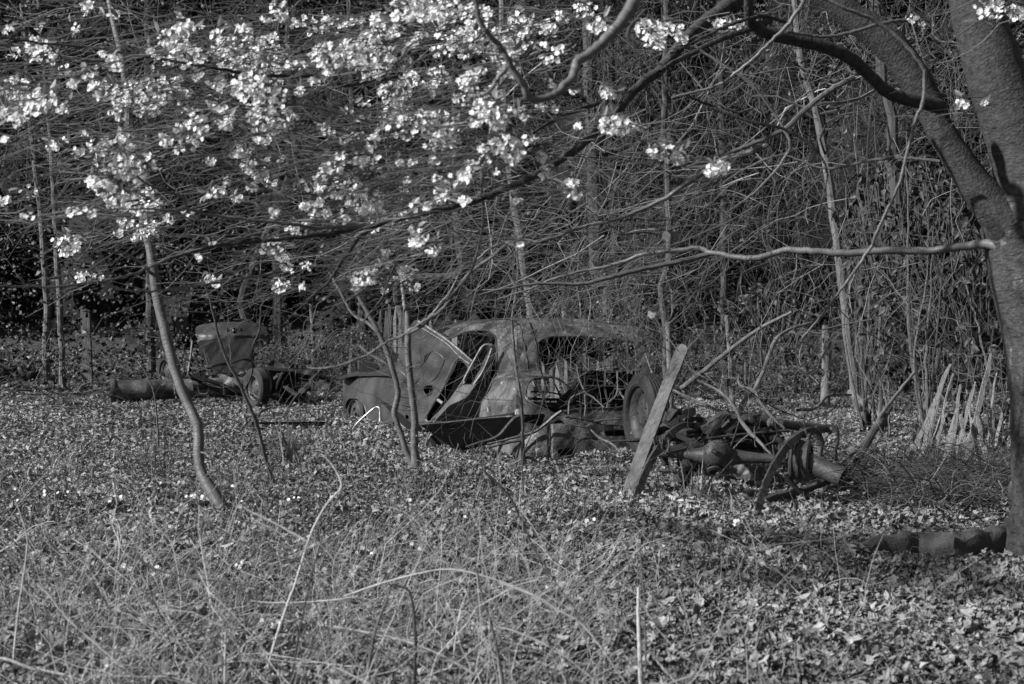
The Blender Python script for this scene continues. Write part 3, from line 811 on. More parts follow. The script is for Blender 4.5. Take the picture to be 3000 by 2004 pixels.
for (x0, y0, x1, y1, w, d, lab) in (
    (505, 1062, 690, 665, 13, 14.3, "longest pale paling of the left sheaf, leaning right"),
    (548, 1075, 622, 850, 9, 14.1, "short dark paling in front of the longest one"),
    (582, 1082, 650, 880, 9, 14.0, "short steep paling beside the hazel stems"),
    (515, 1070, 560, 880, 9, 14.5, "stub of paling at the left edge of the left sheaf"),
    (672, 1100, 737, 755, 10, 13.9, "slender paling with a square tip between the two sheaves"),
    (690, 1090, 792, 740, 10, 14.1, "dark grey paling leaning far right behind the crossed ones"),
    (748, 1108, 860, 618, 14, 13.8, "tallest paling with a split tip, leaning right beside the cherry"),
    (786, 1106, 728, 878, 10, 13.6, "bright paling leaning left across the tallest one"),
    (815, 1110, 776, 893, 10, 13.7, "dull paling leaning left just right of the bright one"),
    (850, 1090, 806, 880, 11, 13.5, "whitest paling, steep, near the foot of the cherry"),
    (972, 1172, 948, 1085, 10, 12.6, "short broken paling end by the cherry's roots"),
    (575, 1090, 655, 760, 6, 14.5, "thin straight stick leaning right behind the left sheaf"),
    (610, 1098, 700, 700, 5, 14.7, "thinnest long stick, parallel to the longest pale paling"),
    (705, 1100, 655, 860, 6, 14.2, "thin stick leaning left across the slender square-tipped paling"),
    (735, 1105, 830, 800, 6, 14.5, "thin dark stick leaning right behind the crossed palings"),
    (800, 1106, 760, 770, 5, 14.4, "thin steep stick between the crossed palings"),
    (835, 1098, 880, 700, 6, 14.6, "thin straight stick just left of the cherry's foot"),
    (620, 1095, 672, 820, 7, 14.6, "thin dark stick between the hazel stems and the longest paling"),
    (650, 1100, 706, 880, 8, 14.0, "low paling with a broken tip left of the slender square-tipped one"),
    (765, 1105, 812, 860, 8, 14.4, "dull paling crossing behind the tallest one"),
    (725, 1108, 768, 960, 7, 13.9, "short grey splinter between the bright crossing paling and its neighbour"),
    (868, 1085, 905, 870, 9, 14.3, "dark paling leaning right against the cherry's foot"),
    (560, 1080, 600, 1000, 8, 13.9, "lowest broken paling stump of the left sheaf"),
    (700, 1095, 715, 900, 7, 14.2, "thin upright splinter of paling behind the bright one")):
    a, b = c5((x0, y0), (x1, y1)); paling(a, b, w, d - .45, d - .15, lab, g)
g = "stakes of the broken paling fence behind the saloon"
for (x0, y0, x1, y1, w, d, lab) in (
    (505, 400, 500, 130, 9, 22.5, "leftmost stake of the row behind the saloon's front wing"),
    (543, 390, 538, 140, 9, 22.4, "stake just left of the palest one behind the front wing"),
    (572, 400, 562, 95, 12, 22.2, "palest stake behind the saloon's front wing"),
    (600, 400, 606, 110, 9, 22.5, "stake right of the palest one behind the front wing"),
    (632, 400, 640, 150, 10, 22.3, "broad stake left of the two-stemmed sapling's straight stem"),
    (270, 430, 305, 310, 9, 22.0, "short slanting stake behind the front wing's tip"),
    (655, 400, 668, 120, 8, 22.5, "stake hidden behind the straight sapling stem"),
    (842, 300, 845, 190, 11, 21.5, "small stake end showing over the open door's top"),
    (1000, 300, 1022, 198, 17, 20.5, "broad slanted board end left of the torn roof flap"),
    (1468, 260, 1466, 128, 10, 21.0, "stake behind the middle of the saloon's roof"),
    (1530, 260, 1525, 150, 9, 21.0, "dull stake right beside the pale trunk over the roof")):
    a, b = c1((x0, y0), (x1, y1)); paling(a, b, w, d, d, lab, g)
for (x0, y0, x1, y1, w, d, lab) in (
    (1625, 700, 1622, 440, 9, 19.6, "stake at the left edge of the empty rear window"),
    (1690, 700, 1672, 470, 8, 19.4, "second stake seen through the empty rear window"),
    (1722, 720, 1720, 450, 11, 19.2, "pale stake seen through the rear window beside its left edge"),
    (1775, 720, 1780, 480, 9, 19.6, "dark stake in the middle of the rear window"),
    (1850, 700, 1700, 430, 8, 19.0, "slanting lath across the rear window"),
    (1995, 640, 2000, 415, 9, 19.5, "whitest stake seen through the middle of the rear window"),
    (1940, 640, 1936, 460, 6, 19.8, "thin stake left of the whitest one in the rear window"),
    (2065, 640, 2070, 440, 10, 19.6, "dull broad stake right of the whitest one in the rear window"),
    (2105, 640, 2112, 450, 8, 19.6, "last stake at the right in the rear window")):
    a, b = c1((x0, y0), (x1, y1)); paling(a, b, w, d, d, lab, g)

# leaning plank in front of the upright wheel
def plank():
    out = c2((745, 165), (770, 152), (800, 160), (826, 185), (818, 215), (700, 500), (610, 760), (520, 1000), (440, 1220), (398, 1345), (330, 1345), (322, 1290), (400, 1060), (480, 840), (570, 600), (660, 370), (740, 180))
    f = pl3(c2((350, 1340))[0] + (11.55,), c2((800, 160))[0] + (12.35,), c2((420, 1340))[0] + (11.50,))
    o = panel("leaning_plank", out, f, M['wood'], None, thick=.022, step=10, jit=.003)
    tag(o, "thick weathered plank leaning up against the upright wheel", "plank")
plank()

# ================================================================ the saloon
def car_depth(px, py):
    cx = (np.asarray(px, float) - 900) * 2.348; cy = (np.asarray(py, float) - 850) * 2.348
    Dc = np.interp(cy, [120, 195, 215, 260, 330, 560, 590, 625, 800, 1170], [17.2, 16.9, 16.55, 16.2, 16.0, 15.75, 15.6, 15.3, 15.05, 14.6])
    xc = np.interp(cy, [200, 330, 600, 800, 1160], [1480, 1440, 1430, 1440, 1500])
    a = .0034 * (xc - cx); b = .0008 * (cx - xc)
    m = np.maximum(a, b); k = .25
    return Dc + m + k * .25 * np.exp(-((a - b) / k) ** 2)

def saloon():
    e = empty("wrecked_saloon", G(*c1((1700, 1165))[0]), "rusting hulk of an old rounded saloon, doorless and without glass, sunk in leaves", "car")
    shell = c1((930, 292), (1000, 258), (1090, 228), (1240, 212), (1400, 200), (1600, 194), (1800, 198), (2000, 204), (2140, 222), (2260, 250), (2330, 292), (2352, 360), (2356, 620), (2350, 900), (2345, 1135), (2240, 1130), (1840, 1172), (1440, 1165), (1200, 1110), (1150, 1080), (1165, 900), (1172, 850), (1190, 775), (1232, 715), (1262, 640), (1298, 560), (1306, 420), (1298, 330), (1262, 288), (1200, 272), (1090, 286), (985, 328))
    win = c1((1605, 345), (1580, 385), (1575, 480), (1590, 545), (1625, 578), (1690, 592), (1700, 600), (1560, 612), (1515, 655), (1503, 735), (1560, 785), (1640, 818), (1705, 852), (1775, 836), (1990, 815), (2240, 805), (2256, 560), (2262, 430), (2232, 352), (2000, 325), (1700, 320))
    slot = cd((1292, 885), (1430, 882), (1445, 932), (1640, 950), (1640, 1020), (1310, 1022))
    panel("body_shell", shell, car_depth, M['rust_pale'], e, holes=[win, slot], step=7, thick=.008, jit=.006)
    # dark backing of the slot: the inside of the rear panel
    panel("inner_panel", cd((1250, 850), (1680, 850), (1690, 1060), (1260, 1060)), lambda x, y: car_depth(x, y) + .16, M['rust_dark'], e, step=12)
    # roof skin running forward from the rear crest
    cr = c1((1000, 258), (1090, 228), (1240, 212), (1400, 200), (1600, 194), (1800, 198), (2000, 204), (2140, 222), (2260, 250))
    rows = []
    base = np.array([P(p[0], p[1], float(car_depth(p[0], p[1]))) for p in cr])
    base = spline(base, 30)
    u = np.linspace(0, 1, 30)
    fwd = np.array([-.42, .907, 0])
    for s in np.linspace(0, 1, 12):
        r = base + fwd * (s * 2.0 * (.25 + .75 * u[:, None]))
        r[:, 2] += .02 * math.sin(math.pi * s) - .03 * s - .004
        rows.append(r)
    V = np.array(rows).reshape(-1, 3); n = 30
    i = np.arange(11)[:, None] * n; j = np.arange(n - 1)[None]
    mesh("roof", V, [np.stack([i + j, i + j + 1, i + j + n + 1, i + j + n], -1).reshape(-1, 4)], M['rust'], e).modifiers.new("solid", 'SOLIDIFY').thickness = .006
    # rain gutter over the door opening and rolled lips round the openings
    mb = MB(); limb(mb, trace([(p[0], p[1], float(car_depth(*p[:2])) - .02) for p in c1((940, 318), (985, 330), (1090, 288), (1200, 274), (1262, 290), (1296, 330), (1305, 420), (1298, 560))], 16, 40), .011, .009, 6, .02)
    mb.build("gutter", M['rust'], e)
    mb = MB(); limb(mb, trace([(p[0], p[1], float(car_depth(*p[:2])) - .01) for p in c1((2240, 352), (2000, 326), (1700, 322), (1605, 347), (1580, 385), (1576, 480), (1590, 545), (1625, 578), (1690, 594))], 16, 50), .014, .012, 6, .02)
    mb.build("window_lip", M['rust_dark'], e)
    mb = MB(); limb(mb, trace([(p[0], p[1], float(car_depth(*p[:2])) - .01) for p in c1((1320, 600), (1500, 596), (1690, 598), (1560, 612), (1515, 655), (1504, 735), (1560, 785), (1640, 818), (1705, 852))], 15, 50), .012, .01, 6, .02)
    mb.build("boot_lip", M['rust_pale'], e)
    # boot cavity: floor, back, side, hinge arm and parcel shelf
    q = lambda x, y, d: P(*c1((x, y))[0], d)
    def quad(nm, pts, m, thick=.01):
        A, B, C, D = (np.array(v) for v in pts); K = 8
        s = np.linspace(0, 1, K)[:, None, None]; t = np.linspace(0, 1, K)[None, :, None]
        V = (A * (1 - s) * (1 - t) + B * s * (1 - t) + C * s * t + D * (1 - s) * t); V = V + rng.normal(size=V.shape) * .006
        i = np.arange(K - 1)[:, None] * K; j = np.arange(K - 1)[None]
        o = mesh(nm, V.reshape(-1, 3), [np.stack([i + j, i + j + 1, i + j + K + 1, i + j + K], -1).reshape(-1, 4)], m, e)
        o.modifiers.new("solid", 'SOLIDIFY').thickness = thick
    quad("boot_floor", [q(1300, 900, 15.2), q(2300, 860, 15.7), q(2250, 760, 17.2), q(1350, 790, 16.7)], M['shade_black'])
    quad("seat_back", [q(1880, 560, 16.8), q(2300, 556, 17.2), q(2290, 800, 17.3), q(1880, 800, 16.9)], M['shade_black'])
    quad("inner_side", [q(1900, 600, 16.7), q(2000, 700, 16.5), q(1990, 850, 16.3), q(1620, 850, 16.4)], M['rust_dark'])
    quad("floor_pan", [q(1170, 1050, 16.0), q(2300, 980, 16.2), q(2260, 830, 19.0), q(900, 860, 19.0)], M['shade_black'])
    panel("added_shade_sheet", c1((1590, 322), (1800, 316), (2252, 330), (2250, 470), (2140, 420), (2020, 500), (1900, 430), (1830, 520), (1740, 455), (1660, 560), (1600, 470)), lambda x, y: 17.4 + 0 * x, M['shade_black'], e, step=12, jit=.03)  # added near-black ragged sheet that puts shade in the rear window
    quad("front_seat", [q(900, 700, 18.6), q(1260, 690, 18.3), q(1250, 930, 18.2), q(900, 930, 18.5)], M['shade_black'])
    quad("bulkhead", [q(1060, 350, 19.2), q(1292, 330, 19.2), q(1290, 760, 19.2), q(1010, 780, 19.2)], M['shade_black'])  # carried up high and near-black, to put shade in the door opening
    quad("off_side_panel", [q(2290, 560, 16.0), q(2180, 560, 18.6), q(2180, 900, 18.6), q(2320, 1000, 15.6)], M['shade_black'])
    mb = MB(); limb(mb, trace([(p[0], p[1], 15.9) for p in c1((1690, 598), (1740, 620), (1850, 700), (1980, 790))], 15.9, 20), .016, .013, 6)
    mb.build("boot_hinge", M['rust_dark'], e)
    for a, b, w in (((1520, 745), (1950, 690), .03), ((1540, 700), (1800, 735), .018), ((1900, 660), (2230, 670), .03), ((1560, 770), (1900, 800), .02), ((1700, 640), (1760, 830), .02), ((2050, 560), (2080, 800), .03), ((1900, 600), (2100, 640), .02), ((1640, 830), (2200, 770), .025)):
        A, B = q(*a, 16.1 + rng.uniform(0, .5)), q(*b, 16.1 + rng.uniform(0, .5)); mb = MB(); limb(mb, spline([A, (A + B) / 2 + rng.normal(size=3) * .03, B], 8), w * .6, w * .5, 6); mb.build("brace", M['rust_dark'], e)
    mb = MB(); ring = q(1945, 640, 16.7); lathe(mb, [(.07, 0), (.085, -.02), (.1, 0), (.085, .02), (.07, 0)], ring, (-.3, -.95, .1), 24); mb.build("speaker_ring", M['iron'], e)
    for nm_, pts_, r_ in (('shut_flange', ((1305, 560), (1268, 640), (1236, 715), (1195, 778), (1176, 850), (1168, 900)), .010), ('seam', ((1300, 604), (1400, 600), (1500, 598)), .006), ('drip_rail', ((1280, 868), (1340, 856), (1424, 846)), .012), ('seam', ((1440, 215), (1470, 300), (1500, 420), (1520, 560)), .004), ('wing_seam', ((1500, 760), (1600, 815), (1740, 905), (1790, 1000)), .005)):
        mb = MB(); limb(mb, trace([(p[0], p[1], float(car_depth(*p[:2])) - .012) for p in c1(*pts_)], 15, 30), r_, r_, 6, .05); mb.build(nm_, M['rust'], e)
    # bent flap of torn roof
    panel("roof_flap", c1((1050, 240), (1080, 205), (1132, 150), (1160, 170), (1190, 212), (1120, 222)), lambda x, y: 17.9 + 0 * x, M['rust'], e, step=6, thick=.005, jit=.01)
    # rear wing bulging out round its lamp
    wing = cd((128, 1345), (150, 1220), (215, 1120), (330, 1010), (480, 905), (620, 862), (760, 855), (850, 935), (900, 1050), (916, 1160), (912, 1300), (760, 1345), (560, 1370), (330, 1375))
    hole = cd((688, 1205), (720, 1190), (870, 1170), (893, 1190), (892, 1262), (870, 1278), (700, 1280))
    def wd(px, py):
        x = (px - 1480) * 4.48; y = (py - 1050) * 4.48
        return 14.58 - .34 * np.sqrt(np.clip(1 - ((x - 600) / 520) ** 2 - ((y - 1240) / 560) ** 2, 0, 1)) + .05 * np.clip((x - 560) / 40, 0, 1) * np.clip((620 - x) / 40, 0, 1)
    panel("rear_wing", wing, wd, M['rust_pale'], e, holes=[hole], step=6, thick=.006, jit=.003)
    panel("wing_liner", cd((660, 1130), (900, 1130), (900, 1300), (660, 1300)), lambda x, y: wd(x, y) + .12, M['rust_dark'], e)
    lc = P(*cd((702, 910))[0], 14.40)
    mb = MB(); lathe(mb, [(.062, .05), (.068, .02), (.062, .0), (.046, -.012), (.038, -.006), (.036, .03)], lc, (.1, -.8, .55), 30); mb.build("lamp_socket", M['iron'], e)
    mb = MB(); lathe(mb, [(.026, .0), (.03, -.02), (.035, -.02), (.037, 0)], lc, (.1, -.8, .55), 24); mb.build("lamp_ring", M['rim'], e)
    # raised arch pressed in the valance
    mb = MB(); limb(mb, trace([(p[0], p[1], float(car_depth(*p[:2])) - .0) for p in cd((925, 1120), (990, 1062), (1110, 1035), (1220, 1058), (1330, 1150), (1420, 1230))], 15, 30), .012, .010, 8, .02)
    mb.build("pressed_arch", M['rust_pale'], e)
    mb = MB(); limb(mb, trace([(p[0], p[1], float(car_depth(*p[:2])) - .01) for p in c1((1760, 838), (1850, 820), (2000, 812), (2230, 804))], 15, 20), .016, .012, 6, .1)
    mb.build("valance_lip", M['rust_pale'], e)
    # front wing, bonnet edge, windscreen post
    fd = vp((c1((245, 0))[0][0], 20.2), (c1((640, 0))[0][0], 18.6))
    fw = c1((246, 628), (262, 604), (330, 592), (470, 590), (590, 590), (650, 640), (650, 860), (600, 905), (525, 942), (432, 940), (418, 885), (396, 792), (362, 752), (322, 740), (282, 748), (263, 792), (256, 880), (249, 872))
    panel("front_wing", fw, lambda x, y: fd(x, y) + .25 * ((np.clip(y, 1100, 1180) - 1180) / -80) ** 2, M['rust'], e, step=7, thick=.006, jit=.004)
    mb = MB(); limb(mb, trace([(p[0], p[1], float(fd(*p[:2])) + .02) for p in c1((252, 874), (262, 795), (282, 750), (322, 742), (362, 754), (396, 794), (418, 886), (434, 938))], 19, 30), .014, .014, 6, .02)
    mb.build("wheel_arch_lip", M['rust'], e)
    panel("bonnet_edge", c1((190, 604), (260, 582), (340, 566), (480, 552), (560, 505), (640, 470), (700, 520), (650, 592), (470, 588), (330, 590), (215, 612)), pl3(c1((200, 606))[0] + (20.2,), c1((590, 590))[0] + (18.9,), c1((480, 552))[0] + (19.9,)), M['rust'], e, step=7, jit=.006)
    panel("wing_stay", c1((345, 565), (362, 530), (405, 465), (440, 480), (495, 530), (450, 560)), lambda x, y: 19.9 + 0 * x, M['rust_dark'], e, step=6)
    mb = MB(); limb(mb, trace(c1((362, 380), (430, 440), (545, 505)), 19.5, 14), .022, .018, 6, .1); mb.build("screen_post", M['paling'], e)
    # front wheel, mostly under the leaves
    wc = P(*c1((348, 848))[0], 19.98); ax = (-.86, -.5, 0)
    mb = MB(); lathe(mb, [(.19, -.06), (.2, .05), (.25, .075), (.3, .05), (.31, 0), (.3, -.08), (.2, -.1)], wc, ax, 40); w = mb.build("front_wheel", M['rubber'], e)
    mb = MB(); lathe(mb, [(.205, .055), (.19, .06), (.185, .03), (.15, .015), (.13, .045), (.085, .045), (.07, .02), (.03, .03), (.001, .035)], wc, ax, 40); mb.build("rim", M['rim'], w)
    mb = MB(); lathe(mb, [(.035, .02), (.03, .06), (.001, .07)], wc, ax, 16); mb.build("hub", M['iron'], w)
saloon()

def open_door():
    e = empty("car_door", P(*c1((740, 960))[0], 17.9), "saloon door torn half off, its pressed inner panel tilted towards the camera", "car door")
    D = pl3(c1((745, 205))[0] + (17.6,), c1((1140, 490))[0] + (16.9,), c1((720, 965))[0] + (17.7,))
    out = c1((728, 216), (748, 204), (782, 224), (960, 338), (1140, 488), (1148, 520), (1120, 560), (1000, 735), (835, 925), (802, 968), (725, 968), (650, 930), (612, 860), (592, 790), (588, 690), (600, 560), (640, 420), (690, 300))
    hole = c1((1045, 478), (1078, 495), (1112, 540), (1090, 600), (1000, 730), (905, 845), (842, 905), (822, 890), (838, 830), (930, 690), (1000, 550))
    oval = c1((800, 670), (822, 655), (862, 655), (872, 670), (850, 712), (822, 726), (805, 705))
    h2 = c1((676, 862), (690, 856), (703, 872), (700, 888), (682, 886))
    p = panel("inner_panel", out, D, M['rust'], e, holes=[hole, oval, h2], step=7, thick=.012, jit=.004)
    p['label'] = "pressed inner door panel with a long window slot"
    panel("outer_skin", c1((745, 225), (960, 350), (1130, 495), (1122, 550), (1000, 730), (840, 920), (790, 940), (725, 955), (650, 910), (612, 800), (620, 560), (690, 330)), lambda x, y: D(x, y) + .09, M['shade_black'], e, step=10, thick=.004)
    def ridge(nm, pts, r=.008, m='rust'):
        mb = MB(); limb(mb, trace([(q[0], q[1], float(D(*q[:2])) - .006) for q in c1(*pts)], 17, 40), r, r, 6, .03); mb.build(nm, M[m], e)
    ridge("edge_flange", [(760, 212), (960, 342), (1138, 492)], .018, "rust_pale")
    ridge("edge_flange", [(790, 262), (950, 362), (1030, 440), (1095, 500)], .012)
    ridge("slot_frame", [(830, 905), (812, 880), (930, 680), (990, 545), (1042, 470), (1085, 488), (1118, 540), (1000, 735), (840, 915)], .015, "rust_pale")
    ridge("pressing", [(806, 500), (838, 440), (872, 420), (940, 480), (885, 600), (800, 655), (760, 640)], .008)
    ridge("pressing", [(700, 480), (730, 520), (790, 515), (815, 450), (850, 420)], .008)
    ridge("pressing", [(612, 575), (640, 560), (690, 600), (740, 640), (775, 610)], .008)
    ridge("hole_rim", [(800, 670), (822, 655), (862, 655), (872, 670), (850, 712), (822, 726), (803, 700), (800, 672)], .007)
    ridge("lower_edge", [(600, 830), (650, 930), (725, 966), (800, 966)], .012)
    mb = MB()
    hp = P(*c1((925, 770))[0], 16.75); limb(mb, np.array([P(*c1((900, 756))[0], 16.8), P(*c1((935, 780))[0], 16.7)]), .02, .02, 10, 0, cap=True); mb.build("lock_bolt", M['chrome'], e)
    mb = MB(); limb(mb, trace(c1((835, 655), (862, 650), (900, 690), (950, 745), (985, 815)), 16.8, 20), .006, .006, 5); mb.build("cable", M['twig'], e)
    return D
open_door()

def quarter_frame():
    e = empty("window_frame", P(*c1((800, 1110))[0], 15.3), "narrow looped steel window frame on a bent arm, leaning in the doorway", "window frame")
    D = pl3(c1((1240, 370))[0] + (16.2,), c1((1090, 700))[0] + (16.0,), c1((1160, 660))[0] + (15.9,))
    def D2(x, y): return np.where(y > 1130, np.interp(y, [1130, 1325], [15.95, 15.3]), 16.15)
    out = c1((1194, 384), (1238, 362), (1280, 374), (1292, 405), (1280, 455), (1215, 560), (1160, 655), (1128, 700), (1105, 735), (1040, 772), (975, 800), (930, 850), (880, 900), (856, 940), (800, 1116), (806, 1060), (830, 1000), (862, 912), (900, 850), (950, 790), (1000, 730), (1022, 690), (1062, 670), (1085, 605), (1130, 510))
    hole = c1((1226, 398), (1240, 408), (1236, 432), (1180, 560), (1138, 640), (1086, 648), (1096, 608), (1150, 500), (1195, 425))
    panel("frame_plate", out, D2, M['pale_steel'], e, holes=[hole], step=5, thick=.03, jit=.004)
    mb = MB(); limb(mb, trace([(p[0], p[1], 16.12) for p in c1((1080, 660), (1082, 610), (1140, 500), (1200, 396), (1232, 376), (1262, 384), (1268, 410), (1210, 555), (1140, 660))], 16, 50), .016, .016, 6, .02); mb.build("channel", M['pale_steel'], e)
    mb = MB(); lathe(mb, [(.001, -.03), (.016, -.028), (.018, 0), (.03, .004)], P(*c1((1056, 705))[0], 15.93), (0, 1, .0), 16); mb.build("bolt", M['chrome'], e)
    panel("foot_plate", c1((795, 1116), (812, 1050), (880, 970), (1010, 1090), (1000, 1110), (880, 1100), (850, 1120)), lambda x, y: 15.5 + 0 * x, M['rust_dark'], e, step=8)
quarter_frame()

def small_bits():
    # pan like a barrow tray
    f = pl3(c1((790, 925))[0] + (14.75,), c1((1500, 870))[0] + (14.6,), c1((1050, 1095))[0] + (15.0,))
    e = empty("metal_tray", P(*c1((1050, 1100))[0], 15.0), "dented steel tray like a barrow pan lying against the saloon's side", "tray")
    panel("side_wall", c1((775, 928), (1000, 905), (1250, 880), (1500, 862), (1492, 930), (1460, 990), (1330, 1040), (1190, 1075), (1080, 1102), (1020, 1096), (950, 1050), (860, 985)), f, M['rust'], e, step=8, thick=.006, jit=.006,
          holes=[c1((945, 948), (1018, 942), (1016, 952), (948, 958))])
    panel("far_wall", c1((860, 918), (1300, 862), (1640, 850), (1600, 960), (1480, 1000), (1100, 1060)), lambda x, y: f(x, y) + .35, M['rust_dark'], e, step=10, thick=.006)
    mb = MB(); limb(mb, trace(c1((778, 926), (1000, 906), (1250, 880), (1415, 868)), (14.74, 14.58), 24), .012, .012, 6, .04); mb.build("rolled_rim", M['rust'], e)
    # bent bracket over the tray
    e = empty("bent_bar", P(*c1((1320, 1040))[0], 14.4), "swan-necked flat iron bar lying over the tray", "iron bar")
    mb = MB(); limb(mb, trace(c1((1470, 862), (1430, 880), (1385, 925), (1330, 990), (1270, 1025), (1180, 1050), (1090, 1080)), 14.30, 30), .022, .012, 8, .05, cap=True)
    mb.build("shank", M['rust'], e)
    mb = MB(); limb(mb, trace(c1((1240, 1060), (1400, 1020), (1560, 975), (1640, 920), (1700, 868), (1752, 832)), (14.25, 14.2), 26), .013, .02, 6, .12, cap=True); mb.build("blade", M['rust'], e)
    mb = MB(); limb(mb, trace(c1((1250, 1085), (1380, 1050), (1480, 1035)), (14.15, 14.15), 12), .012, .013, 6, .1, cap=True); mb.build("stub", M['rust_dark'], e)
    # pale bent tube
    A = c1((318, 972), (325, 940), (380, 880), (450, 820), (480, 804), (498, 815), (500, 860), (498, 910), (478, 925), (470, 900))
    mb = MB(); limb(mb, trace(A, (17.3, 17.0), 50), .0115, .0115, 8, .01, cap=True)
    tag(mb.build("bent_tube", M['chrome'], None), "bright bent metal tube standing in the leaves before the front wing", "metal tube")
    # dark strut between wing and door
    panel_o = panel("sill_strip", c1((500, 766), (540, 770), (600, 812), (700, 900), (760, 960), (690, 960), (600, 860)), lambda x, y: 17.5 + 0 * x, M['rust'], None, step=7, thick=.02)
    tag(panel_o, "short torn strip of steel sill below the tilted door", "steel strip")
    # notched plate on the scuttle
    o = panel("notched_plate", c1((562, 392), (580, 378), (592, 400), (600, 430), (630, 440), (660, 432), (690, 450), (690, 520), (640, 520), (590, 490), (560, 470)), lambda x, y: 18.2 + 0 * x, M['rust'], None, step=6, thick=.01, holes=[c1((648, 420), (660, 412), (672, 424), (660, 436))])
    tag(o, "notched round steel plate propped behind the two-stemmed sapling", "steel plate")
    # nested hoops
    e = empty("steel_hoops", P(*c3((1700, 420))[0], 22.0), "nest of bent steel hoops beside the saloon's bonnet", "steel hoops")
    for k in range(5):
        o_ = k * 16
        mb = MB(); limb(mb, trace(c3((1560 + o_, 350 + o_), (1640, 268 + o_), (1720, 258 + o_), (1800, 266 + o_), (1860 - o_, 300 + o_), (1876 - o_, 345), (1866 - o_, 410)), 22.0 + .06 * k, 30), .012, .012, 6); mb.build("hoop", M['rust_dark'], e)
    # flat strap and ring on the ground
    b = G(*c3((1300, 900))[0])
    mb = MB(); A = G(*c3((1090, 896))[0], .03); B = G(*c3((1570, 902))[0], .05); bar(mb, A, B, .055, .02)
    tag(mb.build("iron_strap", M['rust_dark'], None, smooth=False), "long flat iron strap lying on the leaves before the far wreck", "iron strap")
    mb = MB(); pts = c3((1180, 868), (1195, 850), (1300, 845), (1480, 850), (1540, 860), (1500, 868))
    limb(mb, spline([G(*p, .03) for p in pts], 30), .018, .018, 6, .03); tag(mb.build("iron_hoop", M['rust_dark'], None), "half-buried iron hoop behind the flat strap", "iron hoop")
small_bits()

# ================================================================ far wreck at the left
def wheel(mb_parent, c, ax, R, w, label=None, top=None, rim_r=.64, grp=None):
    prof = [(R * rim_r, w * .42), (R * .72, w * .5), (R * .9, w * .5), (R * .985, w * .36)]
    for k in range(5):   # tread ribs
        a = w * (.30 - .15 * k); prof += [(R, a + .02 * w), (R, a - .05 * w), (R * .975, a - .055 * w), (R * .975, a - .09 * w)]
    prof += [(R * .985, -w * .42), (R * .9, -w * .5), (R * .72, -w * .5), (R * rim_r, -w * .42), (R * rim_r, w * .42)]
    mb = MB(); lathe(mb, prof, c, ax, 48); ty = mb.build("tyre", M['rubber'], mb_parent)
    mb = MB(); r = R * rim_r
    lathe(mb, [(r * 1.04, w * .44), (r * .98, w * .46), (r * .95, w * .3), (r * .8, w * .22), (r * .72, w * .05), (r * .6, w * .02), (r * .45, w * .12), (r * .3, w * .2), (r * .14, w * .22), (.001, w * .22)], c, ax, 48)
    ri = mb.build("rim", M['rim'], mb_parent)
    mb = MB(); a = norm(np.array(ax, float)); u = norm(np.cross(a, [0, 0, 1.])); v = np.cross(a, u)
    for k in range(5):
        q = np.asarray(c) + a * w * .2 + (u * math.cos(k * 1.2566) + v * math.sin(k * 1.2566)) * r * .38
        lathe(mb, [(.008, -.01), (.008, .008), (.001, .009)], q, a, 6)
    mb.build("wheel_nuts", M['iron'], ri)

